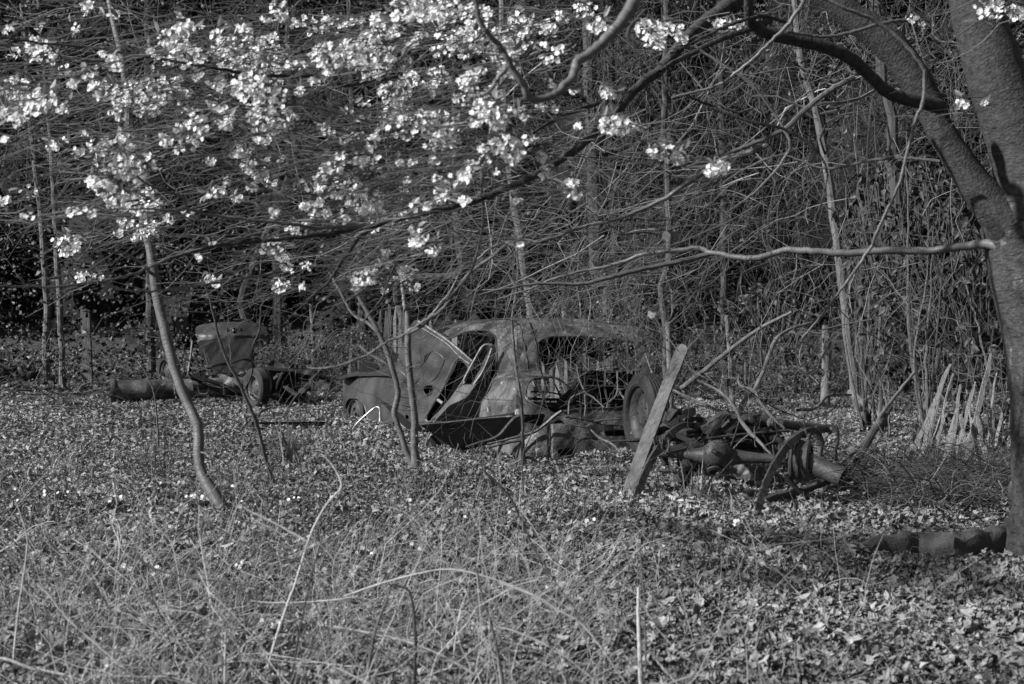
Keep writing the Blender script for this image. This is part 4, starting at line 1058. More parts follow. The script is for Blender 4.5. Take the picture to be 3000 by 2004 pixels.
def far_wreck():
    e = empty("stripped_chassis", G(*c3((900, 720))[0]), "stripped older car with scuttle, bulkhead and two wheels left, beyond the curved sapling", "car wreck")
    q = lambda x, y, d: P(*c3((x, y))[0], d)
    holes = [c3(*[(cx + rx * math.cos(a), 263 + ry * math.sin(a)) for a in np.linspace(0, 5.6, 9)]) for cx, rx, ry in ((936, 11, 13), (981, 19, 25), (1025, 10, 11))]
    sc = c3((720, 246), (760, 228), (830, 216), (940, 210), (1040, 211), (1120, 222), (1175, 240), (1196, 272), (1188, 322), (1120, 316), (880, 318), (745, 332), (726, 300))
    panel("scuttle", sc, lambda x, y: 23.2 + .25 * np.clip((y - 960) / -20, -1, 1) + .3 * ((x - 650) / 90) ** 2 * .5, M['rust'], e, holes=holes, step=6, thick=.012, jit=.006)
    panel("bulkhead", c3((738, 334), (900, 320), (1130, 318), (1098, 400), (1092, 520), (955, 548), (832, 532), (752, 402)), lambda x, y: 23.7 + 0 * x, M['rust_dark'], e, step=8, thick=.01, jit=.005)
    panel("tank_skin", c3((860, 545), (900, 552), (1000, 590), (1050, 640), (1020, 700), (930, 690), (700, 690), (600, 680), (600, 600), (720, 590), (850, 610), (905, 600)), lambda x, y: 22.9 + .0015 * (y - 1120) ** 2 * .1, M['rust_pale'], e, step=7, thick=.008, jit=.015)
    mb = MB(); limb(mb, np.array([q(702, 335, 23.3), q(690, 440, 23.2), q(676, 535, 23.1)]), .02, .02, 6, cap=True); mb.build("screen_pillar", M['paling'], e)
    wheel(e, q(1125, 642, 22.2), (-.78, -.62, 0), .315, .17)
    wheel(e, q(545, 535, 24.6), (-.78, -.62, 0), .33, .17)
    for a, b, r in (((760, 530), (950, 480), .03), ((950, 480), (1110, 470), .02), ((1150, 520), (1560, 530), .05), ((1200, 520), (1200, 700), .05), ((700, 560), (1060, 690), .04), ((1300, 540), (1240, 700), .03), ((1380, 540), (1640, 610), .05), ((640, 540), (760, 600), .04), ((1390, 690), (1260, 610), .04), ((700, 640), (960, 700), .05)):
        A = q(*a, 22.7); B = q(*b, 22.9); mb = MB(); limb(mb, spline([A, (A + B) / 2 + rng.normal(size=3) * .04, B], 8), r, r * .8, 7, .08, cap=True); mb.build("frame_rail", M['rust_dark'], e)
    panel("engine_block", c3((1180, 510), (1280, 500), (1400, 520), (1460, 560), (1450, 690), (1380, 730), (1290, 740), (1210, 700)), lambda x, y: 23.0 + 0 * x, M['rust_dark'], e, step=8, thick=.25, jit=.05)
    panel("mudguard", c3((1390, 520), (1480, 530), (1560, 600), (1640, 640), (1620, 670), (1520, 640), (1480, 560), (1400, 545)), lambda x, y: 22.6 + 0 * x, M['rust'], e, step=6, thick=.01, jit=.01)
    mb = MB(); bar(mb, q(1490, 590, 22.4), q(1488, 680, 22.4), .035, .03); mb.build("number_plate_stay", M['rust'], e, smooth=False)
    panel("number_plate", c3((1458, 655), (1520, 685), (1512, 755), (1440, 735)), lambda x, y: 22.35 + 0 * x, M['rust_pale'], e, step=5, thick=.008)
    # long cylinder
    e2 = empty("steel_cylinder", G(*c3((180, 720))[0]), "long rusty steel cylinder with a flanged end lying on its side at the left", "cylinder")
    A = q(180, 660, 22.6); B = q(900, 640, 23.05); ax = norm(B - A)
    mb = MB(); lathe(mb, [(.001, .02), (.12, .02), (.158, .0), (.164, .03), (.160, .5), (.166, .52), (.160, .54), (.162, 1.0), (.159, 1.6), (.165, 1.63), (.159, 1.66), (.158, 2.15), (.14, 2.16), (.001, 2.16)], A, ax, 40); mb.build("drum", M['rust_pale'], e2)
    mb = MB(); lathe(mb, [(.15, -.02), (.188, -.03), (.194, 0), (.188, .035), (.15, .03)], A, ax, 40); mb.build("flange", M['iron'], e2)
    # low sill at the far left
    o = panel("rusty_sill", cc((-60, 1170), (120, 1160), (330, 1180), (330, 1250), (180, 1262), (-60, 1275)), lambda x, y: 26.0 + 0 * x, M['rust_dark'], None, step=8, thick=.3, jit=.02)
    tag(o, "low dark metal sill lying at the far left edge of the clearing", "metal sill")
far_wreck()

# ================================================================ upturned chassis at the right
def chassis():
    e = empty("upturned_chassis", G(*c2((1000, 1200))[0]), "upturned lorry chassis with rear axle, two leaf springs and a brake drum", "chassis")
    q = lambda x, y, d: P(*c2((x, y))[0], d)
    def spring(nm, pts, d, n, wid):
        """a pack of leaves: the master leaf and shorter ones stacked under it"""
        path = trace(c2(*pts), d, 60)
        root = None
        T = norm(np.gradient(path, axis=0)); view = norm(path - np.array([0, 0, EYE]))
        N_ = norm(np.cross(T, view)); 
        th = .0065
        for k in range(n):
            a = int(2 + k * 3.3) if k else 0; b = 60 - int(k * 3.6) if k else 60
            Sd = norm(-view[a:b] * .95 - N_[a:b] * .32)
            seg = path[a:b] + Sd * th * k * 1.02
            Sd = norm(Sd - (Sd * T[a:b]).sum(1, keepdims=True) * T[a:b])
            W = np.cross(Sd, T[a:b])
            hw = wid / 2
            Nn = norm(np.cross(W, T[a:b]))
            V = np.stack([seg - W * hw - Nn * th / 2, seg + W * hw - Nn * th / 2, seg + W * hw + Nn * th / 2, seg - W * hw + Nn * th / 2], 1).reshape(-1, 3)
            m = len(seg); i = np.arange(m - 1)[:, None] * 4; kk = np.arange(4)[None]
            F = np.stack([i + kk, i + (kk + 1) % 4, i + 4 + (kk + 1) % 4, i + 4 + kk], -1).reshape(-1, 4)
            F = np.concatenate([F, [[3, 2, 1, 0]], [[4 * m - 4, 4 * m - 3, 4 * m - 2, 4 * m - 1]]])
            mb = MB().add(V, [F])
            if root is None: root = mb.build("leaf_spring", M['rust_dark'], e, smooth=False)
            else: mb.build("spring_leaf", M['iron'], root, smooth=False)
        S3 = norm(-view[30] * .95 - N_[30] * .32); Wd = norm(np.cross(S3, T[30]))
        for i in (10, 20, 30, 40):
            Sv = norm(-view[i] * .95 - N_[i] * .32); Sv = norm(Sv - (Sv @ T[i]) * T[i]); c = path[i] + Sv * th * (n / 2 - 1)
            mb = MB(); box(mb, c, T[i] * .014, np.cross(Sv, T[i]) * (wid / 2 + .006), Sv * (th * n * .5 + .003)); mb.build("clip", M['iron'], root, smooth=False)
        for end in (0, -1):
            mb = MB(); lathe(mb, [(.012, -wid / 2), (.03, -wid / 2), (.034, 0), (.03, wid / 2), (.012, wid / 2)], path[end], Wd, 20); mb.build("eye", M['iron'], root)
        return path
    spring("l", [(420, 1395), (436, 1290), (478, 1170), (540, 1030), (620, 910), (700, 820), (790, 770), (880, 775)], (11.0, 11.9), 7, .055)
    spring("r", [(1352, 1462), (1380, 1330), (1430, 1180), (1500, 1040), (1590, 910), (1680, 840), (1760, 805), (1820, 830), (1835, 900)], (10.6, 11.7), 7, .055)
    # axle with its bulb
    A = q(600, 985, 11.55); B = q(1700, 1040, 11.35); ax = norm(B - A); Lh = np.linalg.norm(B - A)
    C = q(1040, 1000, 11.45); s0 = np.dot(C - A, ax)
    prof = [(.001, 0), (.034, 0), (.034, s0 - .34), (.042, s0 - .22), (.065, s0 - .12), (.094, s0 - .06), (.104, s0), (.094, s0 + .06), (.068, s0 + .13), (.05, s0 + .24), (.042, s0 + .34), (.038, Lh - .1), (.045, Lh), (.001, Lh)]
    mb = MB(); lathe(mb, prof, A, ax, 32); axl = mb.build("axle_casing", M['iron'], e)
    mb = MB(); lathe(mb, [(.104, .02), (.110, -.02), (.102, -.05), (.08, -.08), (.045, -.098), (.001, -.102)], q(1045, 985, 11.42), (.05, 1, -.02), 36); mb.build("differential_cover", M['iron'], axl)
    mb = MB(); lathe(mb, [(.012, .0), (.022, 0), (.022, -.02), (.012, -.02), (.01, 0)], q(1020, 970, 11.31), (0, 1, 0), 16); mb.build("filler_plug", M['rim'], axl)
    mb = MB(); limb(mb, np.array([q(1040, 1010, 11.5), q(1030, 1100, 11.4)]), .085, .06, 20, .02, cap=True); pn = mb.build("pinion_nose", M['rust_dark'], axl)
    mb = MB(); lathe(mb, [(.03, 0), (.055, .005), (.06, .02), (.04, .03)], q(1020, 1105, 11.28), (0, -.6, -.8), 20); mb.build("drive_flange", M['iron'], pn)
    mb = MB()
    for a in np.linspace(0, 2 * math.pi, 11)[:-1]:
        lathe(mb, [(.008, 0), (.008, -.014), (.001, -.015)], q(1045, 985, 11.42) + np.array([math.cos(a) * .096, -.045, math.sin(a) * .096]), (0, 1, 0), 6)
    mb.build("cover_bolts", M['rim'], axl)
    # U-bolts and spring saddles
    for x, y, d in ((1530, 960, 11.3), (620, 900, 11.5)):
        for dx in (-30, 20):
            mb = MB(); limb(mb, trace(c2((x + dx - 30, y - 40), (x + dx - 20, y + 20), (x + dx, y + 70), (x + dx + 30, y + 60), (x + dx + 40, y - 20)), d - .06, 16), .008, .008, 6); mb.build("u_bolt", M['iron'], e)
        mb = MB(); box(mb, q(x, y, d), np.array([.055, 0, .01]), np.array([0, .05, 0]), np.array([-.003, 0, .018])); mb.build("saddle", M['iron'], e, smooth=False)
        for dx in (-40, -10, 25, 50):
            mb = MB(); limb(mb, np.array([q(x + dx, y - 35, d - .05), q(x + dx, y + 5, d - .05)]), .011, .011, 6, 0, cap=True); mb.build("nut", M['iron'], e, smooth=False)
    # brake drum
    dc = q(1740, 1046, 11.25); dax = (.93, -.36, -.03)
    mb = MB(); lathe(mb, [(.001, -.14), (.08, -.14), (.155, -.13), (.166, -.12), (.166, -.105), (.155, -.1), (.155, -.075), (.168, -.07), (.168, -.05), (.156, -.045), (.156, -.015), (.17, -.01), (.17, .012), (.155, .018), (.13, .022), (.125, .008), (.07, .012), (.062, .035), (.03, .04), (.001, .042)], dc, dax, 48); dr = mb.build("brake_drum", M['iron'], e)
    a = norm(np.array(dax)); u = norm(np.cross(a, [0, 0, 1.])); v = np.cross(a, u); mb = MB()
    for k in range(5): lathe(mb, [(.006, 0), (.006, .03), (.001, .032)], dc + a * .01 + (u * math.cos(k * 1.2566 + .5) + v * math.sin(k * 1.2566 + .5)) * .092, a, 8)
    mb.build("wheel_studs", M['rim'], dr)
    # upright wheel
    w = bpy.data.objects.new("wheel", None); COL.objects.link(w); w.parent = e
    wc = q(500, 685, 13.0); w.location = tuple(wc - np.array(e.location))
    wheel(w, wc, (-.955, -.30, .03), .375, .185, rim_r=.70)
    # front axle tube, rails and steering gear behind
    def tube(nm, pts, d, r, m='iron', S=12, par=e, rough=.02):
        mb = MB(); limb(mb, trace(c2(*pts), d, 20), r, r, S, rough, cap=True); return mb.build(nm, M[m], par)
    tube("torque_tube", [(560, 690), (760, 720), (900, 735)], (13.0, 12.8), .06)
    tube("torque_tube", [(1140, 712), (1300, 728), (1430, 745)], (12.4, 12.5), .056)
    tube("cross_tube", [(1450, 752), (1640, 775), (1860, 800)], (12.4, 12.7), .042)
    tube("rail", [(930, 880), (1200, 845), (1600, 812)], (12.0, 12.2), .012)
    tube("rail", [(940, 880), (1100, 800), (1180, 755)], (12.1, 12.2), .018)
    tube("rail", [(640, 880), (760, 830), (900, 820), (1080, 800), (1500, 870)], (12.5, 12.2), .05, 'rust_dark')
    tube("rail", [(700, 960), (900, 930), (1300, 940), (1600, 960)], (12.4, 12.4), .04, 'rust_dark')
    tube("brake_rod", [(1225, 700), (1190, 820), (1150, 930)], (12.0, 11.7), .006)
    tube("stay", [(620, 930), (640, 1010), (650, 1080)], 11.6, .03, 'rust_dark')
    tube("stay", [(1480, 880), (1530, 900), (1560, 960)], 11.8, .03)
    tube("stay", [(1740, 880), (1760, 820), (1810, 840), (1840, 900), (1830, 1010)], 11.9, .022)
    tube("drag_link", [(600, 1120), (720, 1125), (800, 1150), (850, 1190)], 11.7, .014)
    tube("spring_shackle", [(1800, 780), (1850, 900), (1830, 980)], 11.9, .018)
    tube("stay", [(1570, 1150), (1620, 1220), (1690, 1290)], 11.2, .018, 'rust_dark')
    panel("steering_box", c2((925, 790), (1000, 735), (1062, 682), (1140, 668), (1148, 742), (1090, 800), (965, 842)), lambda x, y: 12.1 + 0 * x, M['iron'], e, step=7, thick=.09, jit=.01, holes=[c2((1090, 690), (1115, 680), (1128, 705), (1105, 722), (1088, 710))])
    panel("gearbox", c2((630, 690), (700, 672), (770, 680), (775, 760), (750, 800), (650, 790)), lambda x, y: 12.6 + 0 * x, M['iron'], e, step=8, thick=.16, jit=.02)
    panel("bracket", c2((790, 650), (880, 632), (882, 690), (840, 710), (770, 700)), lambda x, y: 12.5 + 0 * x, M['rust_dark'], e, step=7, thick=.05)
    panel("cab_floor", c2((730, 860), (960, 880), (1280, 870), (1560, 860), (1500, 1000), (1200, 960), (940, 1120), (760, 1100)), lambda x, y: 12.6 + 0 * x, M['rust_dark'], e, step=14, thick=.05, jit=.03)
    panel("end_plate", c2((1860, 762), (1950, 768), (1952, 832), (1862, 826)), lambda x, y: 12.7 + 0 * x, M['iron'], e, step=6, thick=.03, holes=[c2((1905, 790), (1922, 785), (1932, 800), (1918, 812), (1904, 805))])
    tube("hanging_strap", [(1962, 790), (1972, 880), (1955, 960), (1962, 1045)], 12.6, .012, 'rust_dark')
    mb = MB(); lathe(mb, [(.02, -.03), (.055, -.025), (.06, 0), (.055, .025), (.02, .03)], q(800, 1140, 11.5), (.5, -.8, .2), 24); mb.build("hub", M['iron'], e)
    panel("hub_carrier", c2((750, 1120), (800, 1100), (840, 1140), (850, 1200), (780, 1220), (750, 1180)), lambda x, y: 11.65 + 0 * x, M['rust_dark'], e, step=7, thick=.08, jit=.02)
    for k in range(16):
        mb = MB()
        A = q(rng.uniform(650, 1600), rng.uniform(720, 920), rng.uniform(12.1, 12.6)); B = A + rng.normal(size=3) * np.array([.22, .05, .09]); limb(mb, spline([A, (A + B) / 2 + rng.normal(size=3) * .03, B], 8), rng.uniform(.008, .03), rng.uniform(.008, .02), 6, .1, cap=True)
        mb.build("linkage", M['rust_dark'], e)
    for k in range(5):
        mb = MB(); limb(mb, trace(c2((770 + 12 * k, 1090), (810 + 10 * k, 980), (850 + 12 * k, 900), (880 + 5 * k, 860)), 11.8, 12), .004, .004, 5)
        mb.build("cable", M['iron'], e)
    for k in range(34):
        A = q(rng.uniform(640, 1850), rng.uniform(690, 900), rng.uniform(11.9, 12.6)); v = rng.normal(size=3) * np.array([.14, .05, .06])
        mb = MB()
        if k % 3 == 0: lathe(mb, [(.001, 0), (.02, 0), (.02, .02), (.013, .02), (.013, .035), (.001, .036)], A, rng.normal(size=3) - np.array([0, 1, 0]), 6)
        elif k % 3 == 1: box(mb, A, v * .7, np.cross(norm(v), [0, 1., 0]) * .022, np.array([0, .012, 0]))
        else: limb(mb, spline([A, A + v + rng.normal(size=3) * .02, A + v * 2], 10), .006, .005, 6, .05, cap=True)
        mb.build(('bolt', 'lug', 'pipe_run')[k % 3], M[('iron', 'rust_dark', 'rim')[rng.integers(0, 3)]], e, smooth=k % 3 == 2)
    # loose sheets and pipe
    o = panel("bent_sheet", c2((1130, 1090), (1230, 1050), (1300, 1080), (1400, 1095), (1402, 1192), (1290, 1192), (1185, 1170)), lambda x, y: 12.0 + .00004 * (x - 2200) ** 2, M['rust_pale'], None, step=8, thick=.006, jit=.01)
    tag(o, "curved pale sheet of steel under the axle, right of the bulb", "steel sheet")
    o = panel("bent_sheet", c2((1235, 915), (1330, 898), (1430, 905), (1530, 960), (1500, 1060), (1300, 1050), (1200, 1000)), lambda x, y: 12.35 + .00003 * (x - 2220) ** 2, M['rust'], None, step=8, thick=.006, jit=.01)
    tag(o, "dull curved sheet of steel standing behind the axle", "steel sheet")
    A = q(1790, 1075, 11.9); B = q(2010, 1175, 11.75); A = A - (B - A) * .8; A[2] = max(A[2], .16)
    mb = MB(); lathe(mb, [(.068, .0), (.08, 0), (.08, np.linalg.norm(B - A)), (.068, np.linalg.norm(B - A)), (.06, np.linalg.norm(B - A) - .12), (.001, np.linalg.norm(B - A) - .12)], A, B - A, 30)
    tag(mb.build("steel_pipe", M['iron'], None), "wide steel pipe slanting into the leaves right of the brake drum", "pipe")
    for x, y, r, d, lab in ((1420, 600, 45, 16.5, "pale rounded stone behind the steering gear"), (1500, 545, 34, 17.0, "paler stone just behind the rounded one"), (2090, 850, 40, 14.8, "upright pointed slab between the chassis and the leaning limb"), (1690, 440, 42, 19.5, "small pale stone left of the round post")):
        rock(q(x, y, d), r / 2.609 * d / FX, lab)
def rock(c, r, lab):
    c = np.array(c); c[2] = float(gz(c[0], c[1])) + r * .45; n, m = 16, 10
    th = np.linspace(0, 2 * np.pi, n, endpoint=False)[None]; ph = np.linspace(.1, np.pi - .1, m)[:, None]
    V = np.stack([np.cos(th) * np.sin(ph), np.sin(th) * np.sin(ph) * .7, np.cos(ph) + 0 * th], -1)
    f = 1 + .18 * np.sin(3 * V[..., 0] + 5 * V[..., 2] + c[0] * 7) + .13 * np.sin(6 * V[..., 1] - 4 * V[..., 2] + c[1]) + .04 * rng.normal(size=V.shape[:2])
    V = np.round(V * f[..., None] * 2.3 + .35 * np.sin(V[..., ::-1] * 5 + c[0])) / 2.3 * .45 + V * f[..., None] * .55; V = c + V * r
    i = np.arange(m - 1)[:, None] * n; j = np.arange(n)[None]
    F = np.stack([i + j, i + n + j, i + n + (j + 1) % n, i + (j + 1) % n], -1).reshape(-1, 4)
    o = mesh("stone", V.reshape(-1, 3), [F, np.array([[0, k, k + 1] for k in range(1, n - 1)]), np.array([[(m - 1) * n, (m - 1) * n + k + 1, (m - 1) * n + k] for k in range(1, n - 1)])], M['stone'])
    # set down to the ground
    z0 = float(gz(c[0], c[1])); 
    tag(o, lab, "stone")
chassis()
# ================================================================ the big cherry at the right and its flowering boughs
BASE = G(2990, 1560)
def cherry():
    e = empty("cherry_tree", (3.15, 8.9, float(gz(3.15, 8.9))), "big old cherry at the right edge with dark limbs and white blossom across the picture", "tree")
    D = 8.9
    def L(nm, pts, d, r0, r1, K=40, S=18, m='cherry', par=e, rough=.015, rads=None, gn=.002):
        mb = MB(); path = trace(pts, d, K); 
        if rads is not None: rads = [r * d[0] / FX if isinstance(d, tuple) else r * d / FX for r in rads]
        limb(mb, path, r0, r1, S, rough, rads=rads, gn=gn); mb.build(nm, M[m], par); return path
    root = [(3150, 1640), (3140, 1500), (3120, 1300), (3102, 1091), (3080, 915), (3060, 780), (3035, 640)]
    L("trunk", root, D, .3, .3, rads=[215, 165, 150, 141, 145, 158, 160], S=32, K=26, m="cherry_low", gn=0, rough=.008)
    L("limb", [(3105, 1000), (3080, 820), (3048, 660), (3018, 520), (2985, 400), (2922, 230), (2870, 60), (2840, -60), (2800, -260)], D - .1, .22, .16, rads=[120, 124, 112, 100, 92, 84, 74, 68, 60], S=26)
    L("limb", [(3100, 980, 8.95), (3075, 830, 8.9), (3032, 705, 8.85)] + c4((1930, 1480), (1760, 1290), (1600, 1060), (1470, 860), (1400, 700), (1290, 500), (1110, 270), (900, 120), (740, -20), (560, -180)), D - .08, .14, .1, rads=[100, 104, 96, 80, 60, 47, 40, 42, 46, 48, 42, 36, 30], S=24, K=60)
    dark = L("limb", c4((1460, 700), (1340, 670), (1200, 640), (1090, 580), (980, 470), (860, 375), (700, 305), (480, 255), (320, 215), (225, 150), (210, 60), (205, -80)), (D - .3, 7.8), .04, .03, rads=[22, 20, 18, 18, 17, 18, 18, 18, 17, 15, 13, 12], K=60)
    low = L("limb", c5((900, 175), (830, 163), (700, 180), (600, 192), (400, 192), (250, 202), (100, 192), (0, 190)) + ca((2150, 402), (2000, 405), (1850, 372), (1750, 362)), (D - .1, 9.6), .034, .025, rads=[16, 13, 12, 11, 11, 11, 11, 10, 10, 9, 8], K=60, m='young_bark')
    L("branch", ca((1760, 358), (1690, 330), (1560, 345), (1400, 358), (1270, 375), (1180, 410), (1100, 440), (950, 480), (820, 500), (600, 560), (400, 640), (150, 720)), (9.6, 9.9), 0, 0, rads=[8, 7, 6, 6, 5, 4, 4, 3, 2], K=50, S=8, m='young_bark')
    L("branch", ca((1770, 380), (1600, 420), (1450, 452), (1250, 495), (1100, 530), (950, 572), (800, 602), (500, 600), (250, 632), (0, 690)), (9.6, 9.2), 0, 0, rads=[8, 8, 7, 7, 6, 5, 4, 3, 2], K=50, S=8, m='young_bark')
    # the long bough that crosses the middle
    L("branch", c9((2330, -40), (2240, 20), (2080, 130), (1960, 240), (1830, 400), (1720, 480), (1600, 610), (1480, 740), (1340, 860), (1200, 950), (1100, 1010), (850, 1120), (660, 1180), (430, 1230), (200, 1290), (0, 1330)) + cb((950, 450), (700, 480), (350, 510), (150, 560), (0, 605)), (8.6, 6.6), 0, 0, rads=[24, 20, 17, 14, 12, 11, 10, 9, 8, 7, 6, 5, 4, 3], K=110, S=10)
    L("branch", c9((400, 1240), (150, 1290)) + cb((1170, 385), (1000, 395), (850, 372), (600, 340), (300, 310), (130, 265), (0, 272)) + c6((820, 1200), (600, 1200)), (7.0, 6.2), 0, 0, rads=[5, 5, 5, 4, 4, 3, 2], K=60, S=8, m='young_bark')
    L("branch", c9((2460, 120), (2348, 165), (2200, 212), (2040, 290), (1900, 360), (1830, 410)), (8.6, 8.0), 0, 0, rads=[9, 9, 8, 7, 7, 6], K=40, S=8)
    L("branch", c9((1700, -60), (1650, 60), (1560, 180), (1450, 290), (1360, 350), (1320, 450), (1230, 540), (1140, 570), (1080, 560), (1020, 450), (960, 350), (890, 240), (810, 150), (770, 0), (760, -80)), (4.9, 4.5), 0, 0, rads=[20, 19, 17, 15, 14, 13, 12, 11, 10, 9, 9, 8, 7, 7], K=80, S=10, m='young_bark')
    L("branch", c9((960, 370), (900, 450), (840, 530), (740, 560)), 4.7, 0, 0, rads=[7, 7, 6, 5], K=30, S=8, m='young_bark')
    L("branch", c9((1740, 60), (1640, 190), (1700, 270), (1760, 230)), 5.6, 0, 0, rads=[5, 6, 5, 3], K=24, S=8)
    L("branch", c9((2450, 820), (2348, 870), (2200, 920), (2000, 1040), (1850, 1140), (1600, 1250), (1400, 1295), (1250, 1350), (1130, 1385), (1030, 1370), (900, 1400), (780, 1480)), (8.4, 8.8), 0, 0, rads=[9, 9, 8, 7, 6, 5, 5, 4, 3], K=60, S=8, m='young_bark')
    L("branch", c4((900, 510), (820, 550), (700, 620), (560, 740), (440, 850), (250, 940), (60, 1010), (-200, 1100)), (8.6, 8.2), 0, 0, rads=[9, 8, 8, 7, 6, 5, 4], K=50, S=8, m='young_bark')
    L("branch", c4((600, -60), (500, 120), (300, 330), (150, 460), (0, 560), (-300, 640)), (7.2, 7.4), 0, 0, rads=[6, 6, 5, 5, 4, 3], K=40, S=8, m='young_bark')
    L("branch", c4((680, -20), (880, 70), (1010, 120), (1190, 250), (1330, 400), (1366, 520), (1350, 680), (1300, 800), (1250, 1000), (1200, 1200), (1130, 1350), (1030, 1568)) + c5((350, 190), (200, 400), (70, 560)), (8.0, 8.4), 0, 0, rads=[5, 6, 6, 6, 6, 5, 5, 5, 5, 4, 3], K=90, S=8, m='young_bark')
    L("branch", c4((1280, 130), (1100, 150), (850, 220), (700, 240), (470, 215)), (8.3, 8.0), 0, 0, rads=[6, 5, 5, 5, 4], K=40, S=8, m='young_bark')
    L("branch", c4((450, 145), (300, 105), (180, 130), (0, 200), (-300, 350)), (8, 7.6), 0, 0, rads=[6, 5, 5, 4, 3], K=40, S=8)
    L("branch", c4((-150, 300), (200, 540), (330, 680), (440, 850), (480, 960), (400, 1100), (250, 1260), (60, 1400)), (8, 8), 0, 0, rads=[4, 4, 4, 4, 4, 4, 3, 2], K=50, S=7, m='young_bark')
    L("branch", c4((-60, 700), (200, 790), (440, 850), (600, 940), (700, 1060), (720, 1200), (640, 1460)), (7.6, 7.6), 0, 0, rads=[5, 5, 4, 4, 3, 3], K=50, S=7)
    L("branch", c4((1460, 1060), (1300, 1040), (1050, 1045), (800, 1100), (640, 1090), (430, 1020), (200, 1100), (0, 1230)), (8.6, 8.8), 0, 0, rads=[5, 4, 4, 3, 3, 2], K=60, S=7, m='young_bark')
    L("branch", c9((1480, 590), (1350, 635), (1200, 700), (1080, 770), (960, 850), (800, 900)), (8, 7.4), 0, 0, rads=[6, 6, 5, 4, 3], K=30, S=8)
    L("branch", c9((660, 1170), (560, 1100), (430, 1000), (370, 890), (370, 780), (340, 650)), (7.6, 7.2), 0, 0, rads=[5, 5, 4, 4, 3], K=36, S=8)
    L("branch", c9((1830, 400), (1860, 500), (1960, 540), (2080, 590), (2200, 640), (2340, 700)), (8.3, 8.3), 0, 0, rads=[5, 5, 4, 4, 4], K=36, S=7)
    L("branch", c9((320, 440), (150, 470), (0, 490)) + c6((1900, 430), (1700, 440), (1400, 420), (1200, 385), (800, 320), (500, 270), (250, 250), (0, 210)), (7.6, 6.6), 0, 0, rads=[6, 6, 5, 5, 4, 4, 3, 3], K=70, S=7)
    L("branch", c6((2156, 715), (1950, 650), (1700, 600), (1450, 610), (1250, 580), (1120, 535)), (6.9, 6.6), 0, 0, rads=[4, 4, 4, 3, 3], K=40, S=7, m='young_bark')
    L("branch", c6((1080, 1200), (1040, 1130), (960, 1100), (850, 1060), (790, 1010)), (6.6, 6.4), 0, 0, rads=[4, 4, 4, 3], K=30, S=7, m='young_bark')
    L("branch", c6((720, 835), (600, 780), (460, 730), (350, 690), (180, 660), (0, 665)), (10.6, 8), 0, 0, rads=[6, 5, 5, 4, 3], K=40, S=7, m='young_bark')
    L("branch", cc((2400, -60), (1860, 95), (1560, 180), (1340, 275), (1180, 335), (950, 385), (800, 410), (500, 440), (200, 435), (-60, 430)), (7.0, 6.0), 0, 0, rads=[3.5, 4, 4, 4, 3.5, 3, 3, 2.5], K=70, S=7, m='young_bark')
    L("branch", cc((2600, 300), (1882, 415), (1640, 455), (1400, 480), (1150, 470), (1050, 440), (950, 395)), (7.4, 6.1), 0, 0, rads=[4, 3.5, 3, 3, 2.5, 2], K=60, S=7, m='young_bark')
    L("branch", c6((1300, 700), (1000, 770), (820, 850), (600, 930), (560, 900)), (7, 7), 0, 0, rads=[4, 4, 3, 2], K=36, S=7, m='young_bark')
    L("branch", cb((1540, 330), (1330, 440), (1190, 610), (1090, 760), (920, 905)), (8, 8), 0, 0, rads=[5, 5, 4, 3], K=40, S=7)
    L("branch", cb((2348, 470), (2200, 600), (2060, 700), (1960, 830), (1860, 960), (1700, 1060)) + c1((780, 250), (690, 300), (560, 350), (420, 440), (250, 510), (100, 540), (0, 535)), (9, 9.4), 0, 0, rads=[5, 5, 5, 5, 4, 4, 3], K=70, S=7, m='young_bark')
    L("branch", cb((2150, -60), (2140, 150), (2150, 300), (2130, 480), (2060, 700), (1900, 900)), (7.8, 8.2), 0, 0, rads=[5, 5, 4, 4, 3], K=40, S=7, m='young_bark')

    # ---- twigs: sprays that follow the boughs down and to the left
    mb = MB()
    def spray(pxr, pyr, dr, n, ang, spread, L0, L1, r0, r1, tone, sag=.12, curl=.07):
        px = rng.uniform(*pxr, n); py = rng.uniform(*pyr, n); d = rng.uniform(*dr, n)
        c = P(px, py, d); a = np.radians(rng.normal(ang, spread, n))
        v = np.stack([-np.cos(a), rng.normal(size=n) * .25, -np.sin(a)], 1)
        forked(mb, n, c, v, rng.uniform(L0, L1, n), rng.normal(sag, .1, n), rng.uniform(r0, r1, n), .66 * tone, kids=4, K=11, curl=curl * 1.6, kink=.022)
    spray((900, 2300), (420, 720), (8.5, 12), 90, 16, 24, .7, 2.4, .0018, .0045, .75, .16)       # the weeping fan above the saloon
    spray((1000, 2100), (600, 790), (10, 13), 50, 6, 16, .8, 2.2, .0018, .004, .65, .22)
    spray((300, 1400), (100, 760), (7, 10), 45, 15, 45, .4, 1.7, .0015, .0035, .9, .1)
    spray((-50, 1400), (0, 700), (9, 14), 60, 20, 60, .6, 2.2, .0016, .004, .85, .12, .15)
    spray((1300, 2500), (0, 560), (8, 12), 65, 30, 32, .5, 2.0, .0016, .004, .8, .05, .1)
    spray((1500, 2700), (500, 1000), (10, 15), 75, 35, 45, .4, 1.8, .0016, .0045, .75, -.05, .16)
    spray((2100, 3000), (0, 900), (10, 15), 60, 70, 45, .5, 2.0, .0016, .0045, .7, -.05, .12)
    spray((-50, 900), (560, 760), (8, 12), 12, 3, 12, .5, 1.6, .0016, .003, .9, .15)
    spray((1500, 2000), (790, 960), (12.6, 15.0), 60, 66, 36, .5, 1.5, .0018, .004, .8, -.1, .2)
    spray((1350, 1800), (700, 860), (12, 15.0), 60, 24, 30, .7, 1.8, .0018, .004, .7, -.05, .2)
    o = mb.build("twigs", M['twig'], e); o['kind'] = 'stuff'

